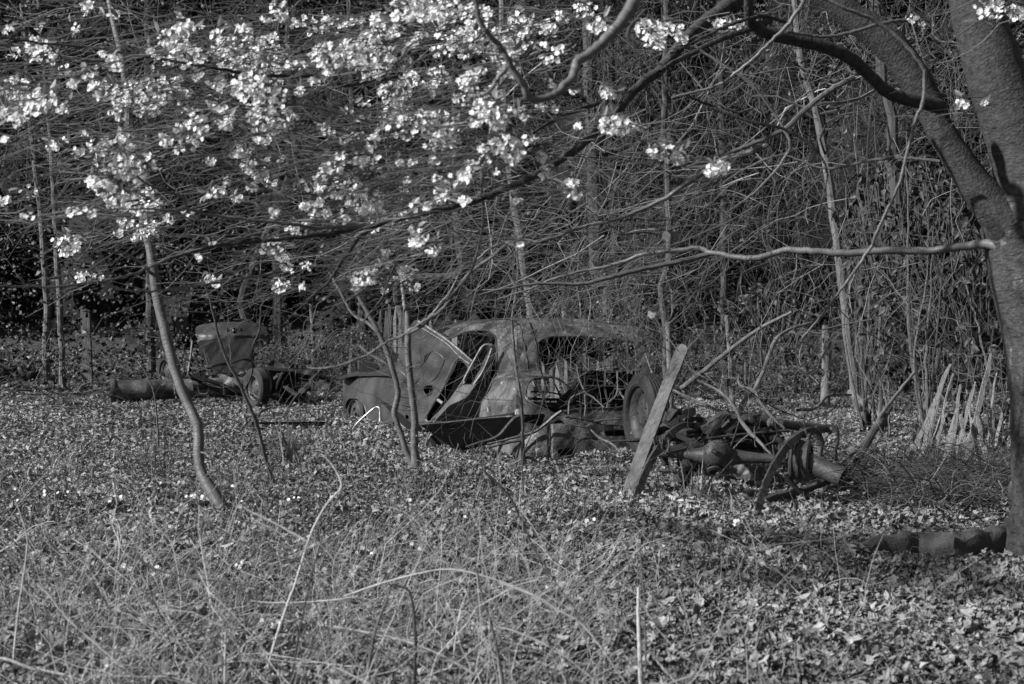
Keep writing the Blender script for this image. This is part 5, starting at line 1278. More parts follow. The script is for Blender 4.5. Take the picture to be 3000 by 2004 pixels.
    # ---- blossom
    CL = [(85,105,28,10),(75,120,15,5),(400,90,40,14),(430,130,40,14),(520,110,42,14),(560,130,40,14),(620,130,40,14),(600,180,52,30),(575,200,48,22),(612,235,50,24),(630,275,45,22),(590,280,30,10),(235,205,36,12),(300,215,40,14),(340,200,30,8),(370,215,26,8),(30,235,45,18),(80,240,36,14),(20,262,25,8),(105,225,30,10),(250,375,38,14),(290,385,40,16),(330,380,30,10),(240,430,28,9),(270,460,34,12),(320,480,30,9),(350,470,22,6),(560,345,22,7),(575,380,26,12),(597,398,24,10),(500,440,20,6),(540,455,16,5),(430,490,14,3),(340,525,30,8),(385,500,18,4),(290,510,22,6),(455,590,10,3),(200,635,22,7),(640,660,16,7),(690,660,9,3),(645,585,26,10),(612,570,20,6),(680,530,26,9),(150,562,36,12),(65,440,22,3),(10,460,16,5),(65,495,16,2),(790,430,42,22),(835,460,48,26),(865,470,30,12),(740,420,28,9),(730,480,28,10),(765,380,28,9),(825,365,22,6),(855,322,14,3),(905,215,42,22),(915,262,40,20),(935,185,26,9),(965,260,12,3),(1000,285,46,22),(1020,312,42,22),(1040,415,24,8),(1068,408,18,5),(1115,255,38,20),(1135,275,30,14),(1150,330,34,14),(1180,345,28,10),(1200,328,12,4),(1060,100,52,26),(1100,80,46,24),(1090,30,40,18),(950,15,55,22),(1010,20,55,24),(870,130,44,20),(810,110,36,12),(740,130,36,14),(700,60,36,7),(845,160,30,12),(1140,110,42,20),(1185,100,36,16),(1200,60,28,10),(1250,60,26,8),(1290,40,20,5),(1390,215,22,11),(1398,285,28,16),(1425,290,26,12),(1505,345,22,16),(1530,352,26,22),(1555,365,18,12),(1635,392,20,12),(1655,385,18,8),(1490,70,36,18),(1500,95,28,10),(1540,65,26,10),(1562,88,16,6),(1688,55,18,6),(1650,55,16,4),(1300,430,18,9),(1190,460,12,4),(1250,400,14,3),(960,555,22,12),(930,625,22,10),(825,640,28,20),(880,600,22,6),(2208,238,16,5),(2255,235,9,3),(2100,42,26,3),(2270,20,40,9),(2330,30,25,8),(1527,540,9,4),(1340,20,30,8),(1370,60,26,7),(780,500,24,8),(905,500,20,5),(1010,450,22,7),(960,470,20,6),(700,610,16,4),(480,640,14,4),(495,655,10,3),(1080,190,30,9),(1165,160,26,8),(1010,180,28,8),(880,60,40,12),(760,60,30,6),(430,60,18,4),(520,200,24,6),(460,290,20,5),(380,320,20,5),(850,90,30,10),(640,20,24,4),(490,560,12,3),(1190,560,10,3),(300,340,18,4),(180,350,16,4),(1492,720,6,2)]
    def flower(c, f, r):
        """five cupped petals round c facing f"""
        f = f / np.linalg.norm(f); u = np.cross(f, [.3, .2, 1.]); u /= np.linalg.norm(u); v = np.cross(f, u)
        V = []; F = []; a0 = random.random() * 6.28; cup = random.uniform(.1, .55)
        for k in range(5):
            a = a0 + k * 1.2566
            e1 = u * math.cos(a) + v * math.sin(a); e2 = -u * math.sin(a) + v * math.cos(a); b = len(V)
            V += [c, c + (e1 * .6 + e2 * .46 + f * cup * .5) * r, c + (e1 * 1.05 + e2 * .24 + f * cup) * r, c + (e1 * 1.05 - e2 * .24 + f * cup) * r, c + (e1 * .6 - e2 * .46 + f * cup * .5) * r]
            F += [(b, b + 1, b + 2), (b, b + 2, b + 3), (b, b + 3, b + 4)]
        return V, F
    lf = MB(); ltm = (np.array([(0, 0, 0), (.3, .16, .04), (.65, .15, .02), (1, 0, -.1), (.65, -.15, .02), (.3, -.16, .04), (.35, 0, -.02), (.7, 0, -.04)], float),
                      np.array([(0, 6, 1), (6, 7, 2), (6, 2, 1), (7, 3, 2), (0, 5, 6), (6, 5, 4), (6, 4, 7), (7, 4, 3)]))
    rr = random.Random(5)
    for x, y, r, n in list(CL):
        if x < 1330 and n >= 6:
            for _ in range(3 if n > 12 else 2): CL.append((x + rr.gauss(0, 1.2) * r + rr.gauss(0, 12), y + rr.gauss(0, .9) * r, rr.uniform(10, 20), rr.randint(3, 6)))
    for _ in range(150):
        x_ = rr.uniform(0, 1330); CL.append((x_, rr.uniform(0, 330) + rr.uniform(0, 220) * rr.random(), rr.uniform(8, 18), rr.randint(1, 5)))
    order = sorted(CL, key=lambda c: -c[3]); rest = MB(); stalk = MB()
    for idx, (x, y, r, n) in enumerate(order):
        px, py = x / .78233, y / .78233
        near = 6.3 + 2.0 * ((px * .0017 + py * .003) % 1.0) + (1.2 if y > 500 else 0)
        if 950 < x < 1700 and y > 250: near = 6.0 + .5 * ((px * .003) % 1)
        mb = MB() if idx < 95 else rest
        R = r / .78233 * .85
        n = int(n * (3.8 if idx < 95 else 3))
        node = P(px + rng.normal() * 4, py - R * .5, near)
        for _ in range(n):
            a = random.random() * 6.28; q = math.sqrt(random.random())
            c = P(px + math.cos(a) * q * R * 1.1, py + math.sin(a) * q * R * .8, near + random.gauss(0, .10))
            fdir = np.array([random.gauss(-.2, .7), random.gauss(-.7, .5), random.gauss(.1, .6)])
            V, F = flower(c, fdir, random.uniform(.0095, .0140))
            mb.add(np.array(V), [np.array(F)])
            k = node + (c - node) * .35
            stalk_path = np.array([[k, (k + c) / 2 + np.array([0, 0, .01]), c]])
            sV, sF, suv, st = tubes(stalk_path, np.array([[.001, .0009, .0008]]), 3, np.array([.6])); stalk.add(sV, sF, suv, st)
        if idx < 95: mb.build("blossom", M['petal'], e, smooth=False)
        m = max(3, n // 4)
        cen = P(px + rng.normal(size=m) * R * .7, py - R * .2 + rng.normal(size=m) * R * .6, near + rng.normal(size=m) * .1)
        Ls = rng.uniform(.035, .07, m)
        scatter(lf, ltm, cen, rng.normal(size=(m, 3)) * np.array([1, .5, .6]) + np.array([0, 0, .5]), rng.normal(size=(m, 3)) + np.array([0, -.8, .6]), Ls, Ls * 1.2, np.clip(.5 * rng.lognormal(0, .35, m), .2, 1.3))
        sp = 3 if n > 8 else 1                                           # the spur twigs that carry each cluster
        a = np.radians(rng.normal(14, 16, sp))
        V, F, uv, t = arcs(sp, np.repeat(P(px + R * 2.2, py - R * .5, near)[None], sp, 0) + rng.normal(size=(sp, 3)) * .03, np.stack([-np.cos(a), rng.normal(size=sp) * .1, -np.sin(a) * .6], 1), rng.uniform(.25, .6, sp), rng.normal(size=sp) * .05, rng.uniform(.002, .0035, sp), K=7, S=4, curl=.06)
        stalk.add(V, F, uv, t)
    o = rest.build("blossom", M['petal'], e, smooth=False); o['kind'] = 'stuff'
    for _ in range(120):   # more spring leaves on the near twigs
        pass
    lf.build("spring_leaves", M['spring_leaf'], e, smooth=False)['kind'] = 'stuff'
    stalk.build("flower_stalks", M['twig'], e)['kind'] = 'stuff'
    # mossy surface root reaching left over the leaves
    mb = MB()
    pts = c8((1530, 372), (1640, 345), (1760, 352), (1880, 348), (1990, 366), (2100, 352), (2210, 350), (2300, 325), (2380, 270), (2470, 180))
    path = spline([G(p[0], p[1] + 6, z) for p, z in zip(pts, (-.02, .0, .02, .02, .03, .03, .04, .05, .08, .14))], 70)
    V_ = MB(); limb(V_, path + np.array([0, 0, .03]), .05, .17, 26, .008, gn=.002, rads=[.03, .07, .10, .10, .115, .11, .13, .15, .21, .29]); V_.V[0] = V_.V[0] + .012 * np.sin(V_.V[0][:, [1, 2, 0]] * 31) + .006 * rng.normal(size=V_.V[0].shape); V_.build("root", M['moss'], e)
    mb = MB(); path = spline([G(p[0], p[1], .02) for p in c8((1612, 268), (1680, 285), (1760, 308))], 20); limb(mb, path, .02, .03, 10, .1); mb.build("root", M['moss'], e)
cherry()

# ================================================================ saplings standing in the clearing
def sapling(name, label, stems, d_at, cat="tree", grp=None, m='young_bark', twigs=0, S=12):
    e = None
    for k, (nm, pts, d, rads) in enumerate(stems):
        d0 = d[0] if isinstance(d, tuple) else d
        path = trace(pts, d, 44)
        if k == 0:
            base = path[0].copy(); base[2] = float(gz(base[0], base[1]))
            e = empty(name, base, label, cat, grp); path[0][2] = base[2] - .04
        elif nm == 'stem': path[0][2] = float(gz(path[0][0], path[0][1])) - .04
        mb = MB(); limb(mb, path, 0, 0, S if max(rads) > 6 else 7, .02, gn=.002, rads=[r * d0 / FX * (1.35 if (i == 0 and nm in ('trunk', 'stem')) else 1) * (1 + .02 * (-1) ** i) for i, r in enumerate(rads)]); mb.build(nm, M[m], e)
        kn = MB()
        for q in rng.integers(3, 40, 5): limb(kn, np.array([path[q], path[q] + rng.normal(size=3) * np.array([1, .6, .6]) * rads[0] * 1.3 * d0 / FX]), rads[-1] * .45 * d0 / FX, rads[-1] * .25 * d0 / FX, 6, .1, cap=True)
        if max(rads) > 6: kn.build('spur', M[m], e)['kind'] = 'stuff'
        if twigs and nm in ('trunk', 'stem'):
            mb = MB(); c = path[rng.integers(12, 44, twigs)]
            V, F, uv, t = arcs(twigs, c, rng.normal(size=(twigs, 3)) * np.array([1, .6, .5]) + np.array([0, 0, .5]), rng.uniform(.15, .9, twigs), rng.normal(size=twigs) * .15, rng.uniform(.0018, .004, twigs), K=8, S=4, curl=.1)
            mb.add(V, F, uv, t); mb.build("twigs", M['twig'], e)['kind'] = 'stuff'
    return e
D = 11.2
sapling("young_tree", "slender pale-barked young tree with a kinked trunk at the left", [
    ("trunk", c3((905, 1450), (860, 1370), (800, 1270), (755, 1180), (745, 1060), (745, 930), (715, 830), (650, 700), (600, 560), (550, 380), (505, 200), (470, 20)) + c6((865, 1440), (830, 1300), (795, 1080), (745, 850), (735, 620), (705, 350), (660, 150), (625, 0), (600, -150)), (G(655, 1497)[1], 12.0), [18, 15.5, 15.5, 14.5, 15, 16, 15.5, 14.5, 14, 13.5, 12.5, 12, 11, 10, 9]),
    ("branch", c6((735, 845), (650, 805), (560, 770), (455, 735), (380, 690), (300, 600), (210, 560)), (11.9, 11), [7, 6, 5, 4, 3]),
    ("branch", c6((710, 350), (800, 300), (950, 250), (1100, 200)), (12, 12.4), [5, 4, 3, 2]),
    ("branch", c6((700, 330), (560, 350), (400, 330), (200, 300), (0, 272)), (12, 11.6), [5, 4, 3, 2]),
    ("branch", cc((1410, 380), (1380, 310), (1300, 220), (1150, 140), (1000, 110), (880, 95)), (11.9, 10), [6, 5, 4, 3, 2]),
    ("branch", c3((700, 760), (660, 640), (590, 620), (600, 720)), 11.4, [6, 5, 5, 3]),
], D, twigs=22)
D = G(1219, 1378)[1]
sapling("sapling", "two-stemmed sapling standing before the tilted door", [
    ("stem", c1((752, 1245), (742, 1130), (738, 1000), (740, 880), (718, 700), (700, 520), (692, 380), (692, 285)), D, [15, 12, 11, 10.5, 10, 10, 9.5, 9]),
    ("stem", c1((735, 1215), (690, 1130), (650, 1010), (615, 900), (600, 840), (625, 720), (610, 620), (575, 500), (540, 400), (480, 270), (420, 160), (330, 0), (290, -160)), D, [9, 9, 8.5, 8.5, 9, 8, 8, 8, 7.5, 7, 6, 5, 4]),
    ("branch", c1((692, 290), (720, 272), (790, 240), (860, 170), (920, 90), (980, 20), (1050, -120)), D, [8, 7, 6, 5, 5, 4, 3]),
    ("branch", c1((690, 300), (688, 200), (665, 60), (640, -160)), (D, D + .4), [9, 7, 6, 4]),
    ("branch", c1((500, 300), (420, 230), (310, 160), (220, 0), (150, -120)), (D, D + .3), [5, 5, 4, 4, 3]),
], D, twigs=12)
sapling("sapling", "thin straight sapling rising before the saloon's rear pillar", [
    ("stem", c1((1490, 1200), (1482, 1050), (1482, 900), (1470, 740), (1440, 560), (1420, 380), (1410, 200), (1430, 60), (1450, -100), (1440, -300)), 13.8, [5, 5, 5, 5, 4.5, 4, 4, 3.5, 3]),
    ("branch", c1((1410, 180), (1440, 90), (1520, 20), (1600, -90)), 13.8, [3.5, 3, 2, 1.5]),
], 13.8, S=8, twigs=10)
sapling("sapling", "thin dark sapling between the young tree and the saloon", [
    ("stem", c3((1245, 1300), (1215, 1210), (1170, 1060), (1130, 900), (1085, 780), (1040, 680), (990, 570), (930, 460), (880, 320), (845, 180), (820, 80), (780, -40)), 12.3, [6, 6, 6, 6, 6, 5, 5, 5, 4.5, 4, 3.5, 3]),
    ("branch", c3((1040, 660), (1095, 540), (1090, 420), (1110, 340), (1145, 260), (1150, 150), (1160, 90), (1230, 30)), 12.4, [3, 3, 3, 3, 3, 2.5, 2]),
    ("branch", c3((1145, 255), (1100, 215), (1050, 198), (975, 192)), 12.4, [3, 2.5, 2.5, 2]),
    ("branch", c3((1120, 860), (1150, 800), (1190, 775), (1250, 768)), 12.3, [4, 4, 4, 3]),
    ("branch", c3((1190, 772), (1130, 720), (1080, 680)), 12.3, [3.5, 3.5, 3]),
], 12.3, m='dark_twig', S=8, twigs=14)
sapling("sapling", "spindly whip of a sapling in front of the steel cylinder", [
    ("stem", c3((480, 990), (470, 850), (455, 700), (425, 600), (370, 500), (330, 455), (245, 442)), 15.5, [2.5, 2.5, 2.5, 2.2, 2, 2, 1.5]),
    ("branch", c3((340, 460), (400, 450), (450, 470)), 15.5, [1.5, 1.2, 1])], 15.5, m='twig', S=6)

# ================================================================ fallen limbs, brush
def stick(name, pts, d, rads, label, m='twig', twigs=0, cat="branch", K=30, ground=False, grp=None):
    if ground: path = spline([G(p[0], p[1], .03) for p in pts], K)
    else: path = trace(pts, d, K)
    dm = float(path[:, 1].mean())
    mb = MB(); limb(mb, path, 0, 0, 9 if max(rads) > 5 else 6, .04, gn=.0018 if name != 'dry_cane' else .0006, rads=[r * dm / FX for r in rads])
    if twigs:
        c = path[rng.integers(3, K, twigs)]
        V, F, uv, t = arcs(twigs, c, rng.normal(size=(twigs, 3)) + (path[-1] - path[0]) * .5, rng.uniform(.1, .6, twigs), rng.normal(size=twigs) * .2, rng.uniform(.0018, .004, twigs), K=7, S=4, curl=.15)
        mb.add(V, F, uv, t)
    o = mb.build(name, M[m], None); return tag(o, label, cat, grp)
stick("dead_limb", c5((300, 1072), (335, 1010), (372, 945), (410, 890), (440, 845)), (13.0, 14.4), [11, 11, 11, 10, 9], "dark dead limb leaning up towards the palings, right of the chassis", 'rough_bark')
stick("dead_limb", c5((225, 1085), (290, 1030), (350, 965), (400, 880), (460, 800), (540, 700)), (13.1, 14.6), [4, 6, 6, 6, 5, 5], "thinner pale dead limb crossing the dark leaning one", 'pale_bark')
stick("dead_limb", c5((275, 785), (330, 830), (400, 880), (470, 915)), (20.0, 19.0), [13, 9, 8, 6], "pale root-like limb at the foot of the slim pale trunk", 'pale_bark')
stick("fallen_limb", c2((1400, 1345), (1560, 1300), (1700, 1270), (1850, 1215), (1960, 1180), (2060, 1185)), (11.3, 12.2), [10, 11, 11, 11, 11, 8], "mossy fallen limb lying in front of the steel pipe", 'moss')
stick("fallen_limb", c5((320, 1162), (450, 1155), (560, 1148), (700, 1130), (850, 1128), (1000, 1120)), (12.2, 12.4), [9, 9, 8, 8, 7, 6], "long fallen limb along the top of the brush heap", 'pale_bark')
stick("dead_branch", ca((1560, 1400), (1740, 1260), (1900, 1130), (2060, 1010), (2200, 920), (2400, 820)), (15.4, 14), [9, 8, 7, 6, 5, 4], "mottled dead branch slanting from behind the plank towards the top right", 'pale_bark', 12)
stick("dead_branch", c2((1225, 680), (1240, 600), (1330, 500), (1400, 360), (1450, 220), (1500, 110), (1600, 40), (1760, -10)), (12.4, 13.4), [6, 6, 6, 6, 6, 5, 4], "knobbly pale branch rising from the chassis beside the round post", 'pale_bark', 6)
stick("dead_branch", c2((1470, 1010), (1350, 880), (1300, 830), (1230, 740), (1150, 590), (1040, 500), (900, 430)), (11.5, 12.2), [3, 5, 6, 6, 5, 4, 3], "forked pale branch lying across the axle", 'pale_bark', 8)
stick("dead_branch", c2((1560, 800), (1460, 700), (1380, 600), (1330, 510), (1250, 480), (1210, 450), (1215, 380)), (12.0, 12.3), [3, 4, 5, 5, 5, 4, 2], "twisted pale twig standing above the chassis", 'pale_bark', 4)
stick("dead_branch", c2((1300, 480), (1260, 450), (1265, 380), (1262, 290)), 12.3, [4, 4, 4, 3], "short upright fork of the twisted pale twig", 'pale_bark')
stick("dead_branch", c2((1170, 950), (1230, 890), (1290, 840)), 11.6, [2.5, 3, 3], "short pale twig beside the bulb of the axle", 'pale_bark')
stick("dead_branch", c2((700, 500), (800, 545), (930, 600), (1080, 670)), (12.6, 12.3), [4, 4, 4, 3], "smooth pale twig over the gearbox", 'pale_bark')
stick("dead_branch", c2((1660, 655), (1800, 640), (1900, 545), (2070, 540)) , (13.5, 14.5), [5, 5, 4, 4], "lichened branch behind the end plate of the chassis", 'pale_bark', 6)
stick("dead_branch", cd((0, 1420), (150, 1360), (290, 1300), (420, 1360), (600, 1440), (780, 1390), (985, 1320)), (13.9, 13.7), [4, 4, 5, 4, 4, 4, 3], "thin crooked stick on the leaves before the rear wing", 'pale_bark', 5)
stick("dead_branch", cd((500, 1360), (560, 1350), (700, 1310), (800, 1280)), 13.9, [4, 4, 4, 4], "short pale stick under the number hole of the rear wing", 'pale_bark')
stick("dead_branch", cd((320, 1530), (470, 1440), (520, 1360)), 13.5, [3, 3, 3], "short forked stick in front of the rear wing", 'pale_bark')
stick("dead_branch", cd((680, 890), (850, 870), (1050, 900), (1200, 820), (1420, 800), (1670, 790)), (14.6, 14.8), [3, 3, 3, 3, 2.5, 2], "long pale twig lying across the rear panel of the saloon", 'pale_bark', 3)
stick("dead_branch", cd((800, 770), (1000, 790), (1150, 830), (1300, 870), (1500, 880), (1650, 950)), (14.65, 14.8), [4, 4, 3, 3, 3, 2], "dark crooked twig lying above the slot of the rear panel", 'dark_twig', 5)
stick("dead_branch", cd((1120, 930), (1250, 1050), (1400, 1120), (1510, 1230)), (14.7, 14.5), [3, 3.5, 3.5, 3], "grey twig slanting down the rear panel", 'pale_bark', 3)
stick("stick_on_ground", c2((640, 1345), (720, 1365), (860, 1395)), 0, [10, 9, 5], "pale thick stick on the leaves between the two springs", 'straw', ground=True)
stick("stick_on_ground", c8((1150, 615), (1280, 625), (1400, 632)), 0, [9, 8, 4], "pale stick half under leaves in the right foreground", 'straw', ground=True)
stick("stick_on_ground", c8((2060, 830), (2200, 835), (2348, 850)), 0, [10, 9, 9], "grey stick at the lower right edge", 'pale_bark', ground=True)
stick("stick_on_ground", c8((2260, 830), (2290, 820), (2330, 850), (2345, 900), (2348, 960)), 0, [10, 12, 12, 10, 9], "hooked knobbly stick in the lower right corner", 'pale_bark', ground=True)
stick("stick_on_ground", c8((1500, 700), (1400, 690), (1370, 640), (1388, 620)), 0, [4, 5, 4, 3], "small crooked dark stick in the right foreground", 'dark_twig', ground=True)
for k, (pts, lab) in enumerate((
    (ca((1280, 1140), (1320, 1250), (1335, 1300)), "thin twig hanging over the top of the upright wheel"),
    (cd((940, 90), (970, 250), (1050, 440), (1150, 510), (1300, 640)), "long twig hanging across the empty boot"),
    (cd((1470, 170), (1475, 400), (1440, 500), (1350, 590), (1340, 650)), "forked twig hanging in the right of the boot"),
    (cd((1480, 400), (1530, 480), (1620, 600)), "short twig hanging beside the upright wheel"),
    (cd((1050, 440), (1050, 560), (1055, 640), (1040, 770)), "twig hanging straight down in the middle of the boot"),
    (cd((1040, 440), (860, 530), (830, 740)), "twig bent down to the left side of the boot"))):
    stick("hanging_twig", pts, (14.9, 14.7), [3, 2.6, 2.2], lab, 'pale_bark', 5, cat="twig", grp="bare twigs hanging over the saloon")

def brush():
    e = MB()
    n = 1700
    px = rng.uniform(2500, 3060, n); py = rng.normal(1440, 45, n)
    f = np.clip((px - 2480) / 150, 0, 1) * rng.uniform(0, 1, n)
    c = np.array([G(a, 1500 - 40 * min(1, abs(a - 2780) / 280)) for a in px]); d = c[:, 1] + rng.uniform(-.2, 1.9, n)
    X = c[:, 0] / c[:, 1] * d
    C = np.stack([X, d, gz(X, d) + rng.uniform(0.0, .15, n) * np.clip((px - 2450) / 200, .2, 1)], 1)
    v = rng.normal(size=(n, 3)) * np.array([1.3, .7, .16])
    V, F, uv, t = arcs(n, C, v, rng.uniform(.25, .95, n), rng.normal(size=n) * .12, rng.uniform(.0014, .0035, n) * rng.choice([1, 1, 1, 2.4], n), K=8, S=3, curl=.25, tone=np.clip(rng.choice([.35, .5, 1.5], n) * rng.lognormal(0, .5, n), .1, 1.6))
    e.add(V, F, uv, t)
    tag(e.build("brush_heap", M['dark_twig'], None), "dark heap of cut twigs between the chassis and the cherry roots", "brush heap", kind='stuff')
brush()

# ================================================================ foreground stems
fg = "dead bramble and hogweed stems in the near foreground"
FGS = [
    (c7((1170, 1180), (1205, 1100), (1280, 850), (1360, 620), (1420, 430), (1490, 290), (1560, 210)), 5.9, [6, 6, 6, 5.5, 5, 5, 4], 'straw', "tall straw-pale stem forking near the top, brightest in the foreground"),
    (c7((1420, 455), (1360, 420), (1270, 370), (1190, 330), (1120, 295)), 5.9, [4.5, 4.5, 4, 3.5, 3], 'straw', "left fork of the tall straw-pale stem"),
    (c7((1560, 210), (1565, 180), (1540, 120), (1490, 60), (1465, 45)), 6.0, [4.5, 4.5, 4, 3.5, 3], 'straw', "upper left fork of the tall straw-pale stem"),
    (c7((1480, 380), (1560, 230), (1620, 180), (1690, 145), (1750, 155)), 5.8, [3, 3.5, 3, 2.5, 1.5], 'twig', "grey curved stem crossing the top of the tall pale one"),
    (c7((50, 1180), (55, 1080), (80, 800), (115, 550), (125, 440), (100, 340), (75, 270)), 6.0, [5, 5, 5, 4.5, 4, 4, 3], 'straw', "upright pale stem at the far left of the foreground"),
    (c7((720, 1150), (620, 1070), (480, 950), (320, 810), (230, 700), (170, 640)), 5.8, [6, 6, 6, 5, 5, 4], 'straw', "thick pale stem slanting up to the left from the bottom edge"),
    (c7((-60, 985), (30, 990), (150, 1030), (330, 1070), (460, 1130)), 5.6, [6, 6, 6, 6, 6], 'straw', "pale stem lying low across the bottom left corner"),
    (c7((880, 1150), (950, 960), (1020, 840), (1120, 700)), 5.9, [5, 5, 4.5, 4], 'twig', "grey stem leaning right in the middle foreground"),
    (c7((640, 1060), (700, 980), (750, 870), (850, 770), (1000, 690), (1200, 640)), 5.9, [4, 4.5, 4.5, 4.5, 4, 3], 'twig', "grey cane arching right from the left foreground"),
    (c7((1530, 840), (1700, 870), (1900, 920), (2060, 990), (2230, 1090), (2330, 1150)), 5.8, [5, 6, 6, 6, 6, 6], 'straw', "long pale cane sloping down to the right along the bottom"),
    (c7((1900, 1180), (1903, 1000), (1905, 900), (1895, 760), (1870, 670), (1780, 645)), 5.5, [8, 7, 7, 7, 6, 4], 'dark_twig', "stout black upright stem in the middle foreground"),
    (c7((1690, 1160), (1690, 1050), (1720, 860), (1780, 700), (1790, 650)), 5.5, [8, 8, 7, 6, 4], 'twig', "blurred grey stem leaning beside the black upright one"),
    (c7((1220, 965), (1350, 985), (1550, 1015), (1700, 1030)), 5.8, [3.5, 3.5, 3.5, 3], 'straw', "pale straw lying level at the bottom middle"),
    (c7((1030, 1160), (1032, 1000), (1035, 860)), 5.6, [5, 5, 4], 'straw', "short upright straw stem at the bottom middle"),
    (c7((820, 1140), (800, 1000), (760, 850), (690, 680), (680, 620)), 6.0, [4, 4, 4, 4, 3], 'twig', "grey stem leaning left in the left foreground"),
    (c7((680, 1000), (600, 900), (520, 780), (440, 660), (410, 570)), 6.1, [3.5, 3.5, 3.5, 3.5, 3], 'twig', "thin grey stem leaning far left of the primroses"),
    (c7((810, 1000), (820, 860), (830, 700), (800, 500), (770, 430), (660, 330)), 6.8, [3, 3, 3, 3, 3, 2.5], 'straw', "pale hooked stem arching left above the primroses"),
    (c7((1410, 1160), (1370, 900), (1350, 780), (1340, 700)), 5.7, [3.5, 3.5, 3, 2.5], 'twig', "thin grey stem just right of the tall pale one"),
    (c7((1325, 1140), (1380, 830), (1430, 600), (1480, 420)), 5.7, [4, 4, 4, 3.5], 'dark_twig', "dark stem running close beside the tall pale one"),
    (c7((2320, 1170), (2270, 900), (2210, 690), (2180, 560)), 5.5, [6, 6, 5, 4], 'twig', "blurred leaning stem right of the black upright one"),
    (c7((1580, 700), (1750, 640), (2000, 580), (2150, 590), (2348, 650), (2500, 720)), 5.9, [4, 4, 4, 4, 4, 4], 'straw', "pale cane arching over the middle of the foreground"),
    (c8((595, 1000), (590, 900), (580, 640), (580, 500)), 5.6, [9, 9, 8, 6], 'straw', "thick pale stub of stem right of the middle foreground"),
    (c8((615, 870), (608, 600), (600, 480), (585, 300)), 6.0, [4, 4, 4, 3], 'twig', "straight thin stem behind the thick pale stub"),
    (c8((372, 680), (370, 520), (390, 330)), 6.8, [3, 3, 2.5], 'twig', "thin upright stem left of the thick pale stub"),
    (c8((-60, 480), (100, 540), (200, 600), (340, 690), (520, 940), (570, 1010)), 5.7, [4, 5, 5, 5, 5, 5], 'straw', "pale cane sloping down right towards the thick stub"),
    (c8((-60, 690), (0, 700), (200, 790), (380, 930), (460, 1010)), 5.6, [4, 4, 4.5, 4.5, 4.5], 'straw', "lower pale cane parallel to the one above the stub"),
    (c8((120, 350), (200, 480), (300, 620), (320, 700)), 6.2, [3, 3, 3, 3], 'twig', "short grey stem above the two sloping canes"),
    (c8((650, 820), (700, 880), (760, 945), (800, 1000)), 5.6, [4, 4, 4, 4], 'straw', "short pale straw right of the thick stub"),
    (c7((2220, 125), (2290, 190), (2348, 260)) + c8((30, 170), (95, 310), (160, 440)), 7.6, [3.5, 4, 4, 4, 4, 4], 'dark_twig', "long thin dark stem leaning left before the saloon"),
    (c7((545, 530), (548, 470), (540, 400)), 7.4, [4, 4, 4], 'straw', "short pale stub of stem left of the primroses"),
    (c7((0, 500), (100, 610), (180, 700), (330, 760)), 6.2, [3, 3.5, 3.5, 3], 'twig', "grey cane sloping right at the left edge"),
    (c7((1210, 270), (1180, 230)), 8.0, [2.5, 2], 'straw', "tiny pale straw beside the primroses"),
    (c7((1200, 375), (1100, 350), (1000, 310)), 8.0, [2.5, 2.5, 2], 'twig', "thin grey twig behind the primroses"),
    (c7((1380, 540), (1250, 510), (1150, 470), (1000, 390), (890, 335)), 7.0, [4, 4, 4, 3.5, 3], 'twig', "pale twig sloping down right past the primroses"),
    (c7((630, 520), (700, 570), (850, 610), (1000, 630), (1200, 660)), 6.4, [5, 4, 4, 4, 3], 'twig', "grey cane lying level left of the tall pale stem"),
    (c7((1640, 700), (1500, 720), (1280, 730), (1150, 720)), 6.0, [3.5, 3.5, 3.5, 3], 'straw', "pale arch of cane near the tall pale stem's foot"),
]
for pts, d, rads, m, lab in FGS:
    stick("dry_cane", pts, d, [r * .84 * (1 - .35 * i / len(rads)) for i, r in enumerate(rads)], lab, m, cat="stem", grp=fg, twigs=0)

def more_canes():
    # finer uncountable bramble canes and old grass stalks of the near edge
    mb = MB()
    n = 1250
    y = rng.uniform(4.9, 8.6, n); x = rng.uniform(-.38, .06, n) * y
    sel = rng.random(n) < .14; x[sel] = rng.uniform(-.1, .25, sel.sum()) * y[sel]
    c = np.stack([x, y, gz(x, y)], 1)
    v = rng.normal(size=(n, 3)) * np.array([.8, .4, .3]) + np.array([0, 0, .75])
    V, F, uv, t = arcs(n, c, v, rng.uniform(.2, 1.0, n), -rng.uniform(0, .35, n), rng.uniform(.0010, .0026, n), K=8, S=4, curl=.08, tone=np.clip(.30 * rng.lognormal(0, .4, n), .1, .62), taper=.5)
    mb.add(V, F, uv, t)
    n = 420
    y = rng.uniform(6.5, 14, n); x = rng.uniform(-.38, .3, n) * y
    V, F, uv, t = arcs(n, np.stack([x, y, gz(x, y)], 1), rng.normal(size=(n, 3)) * .5 + np.array([0, 0, .8]), rng.uniform(.1, .5, n), -rng.uniform(0, .3, n), rng.uniform(.0012, .0026, n), K=7, S=4, curl=.12, tone=np.clip(.2 * rng.lognormal(0, .4, n), .08, .5))
    mb.add(V, F, uv, t)
    tag(mb.build("dead_stalks", M['straw'], None), "thin dead stalks and old bramble shoots among the grass", "stalks", kind='stuff')
more_canes()

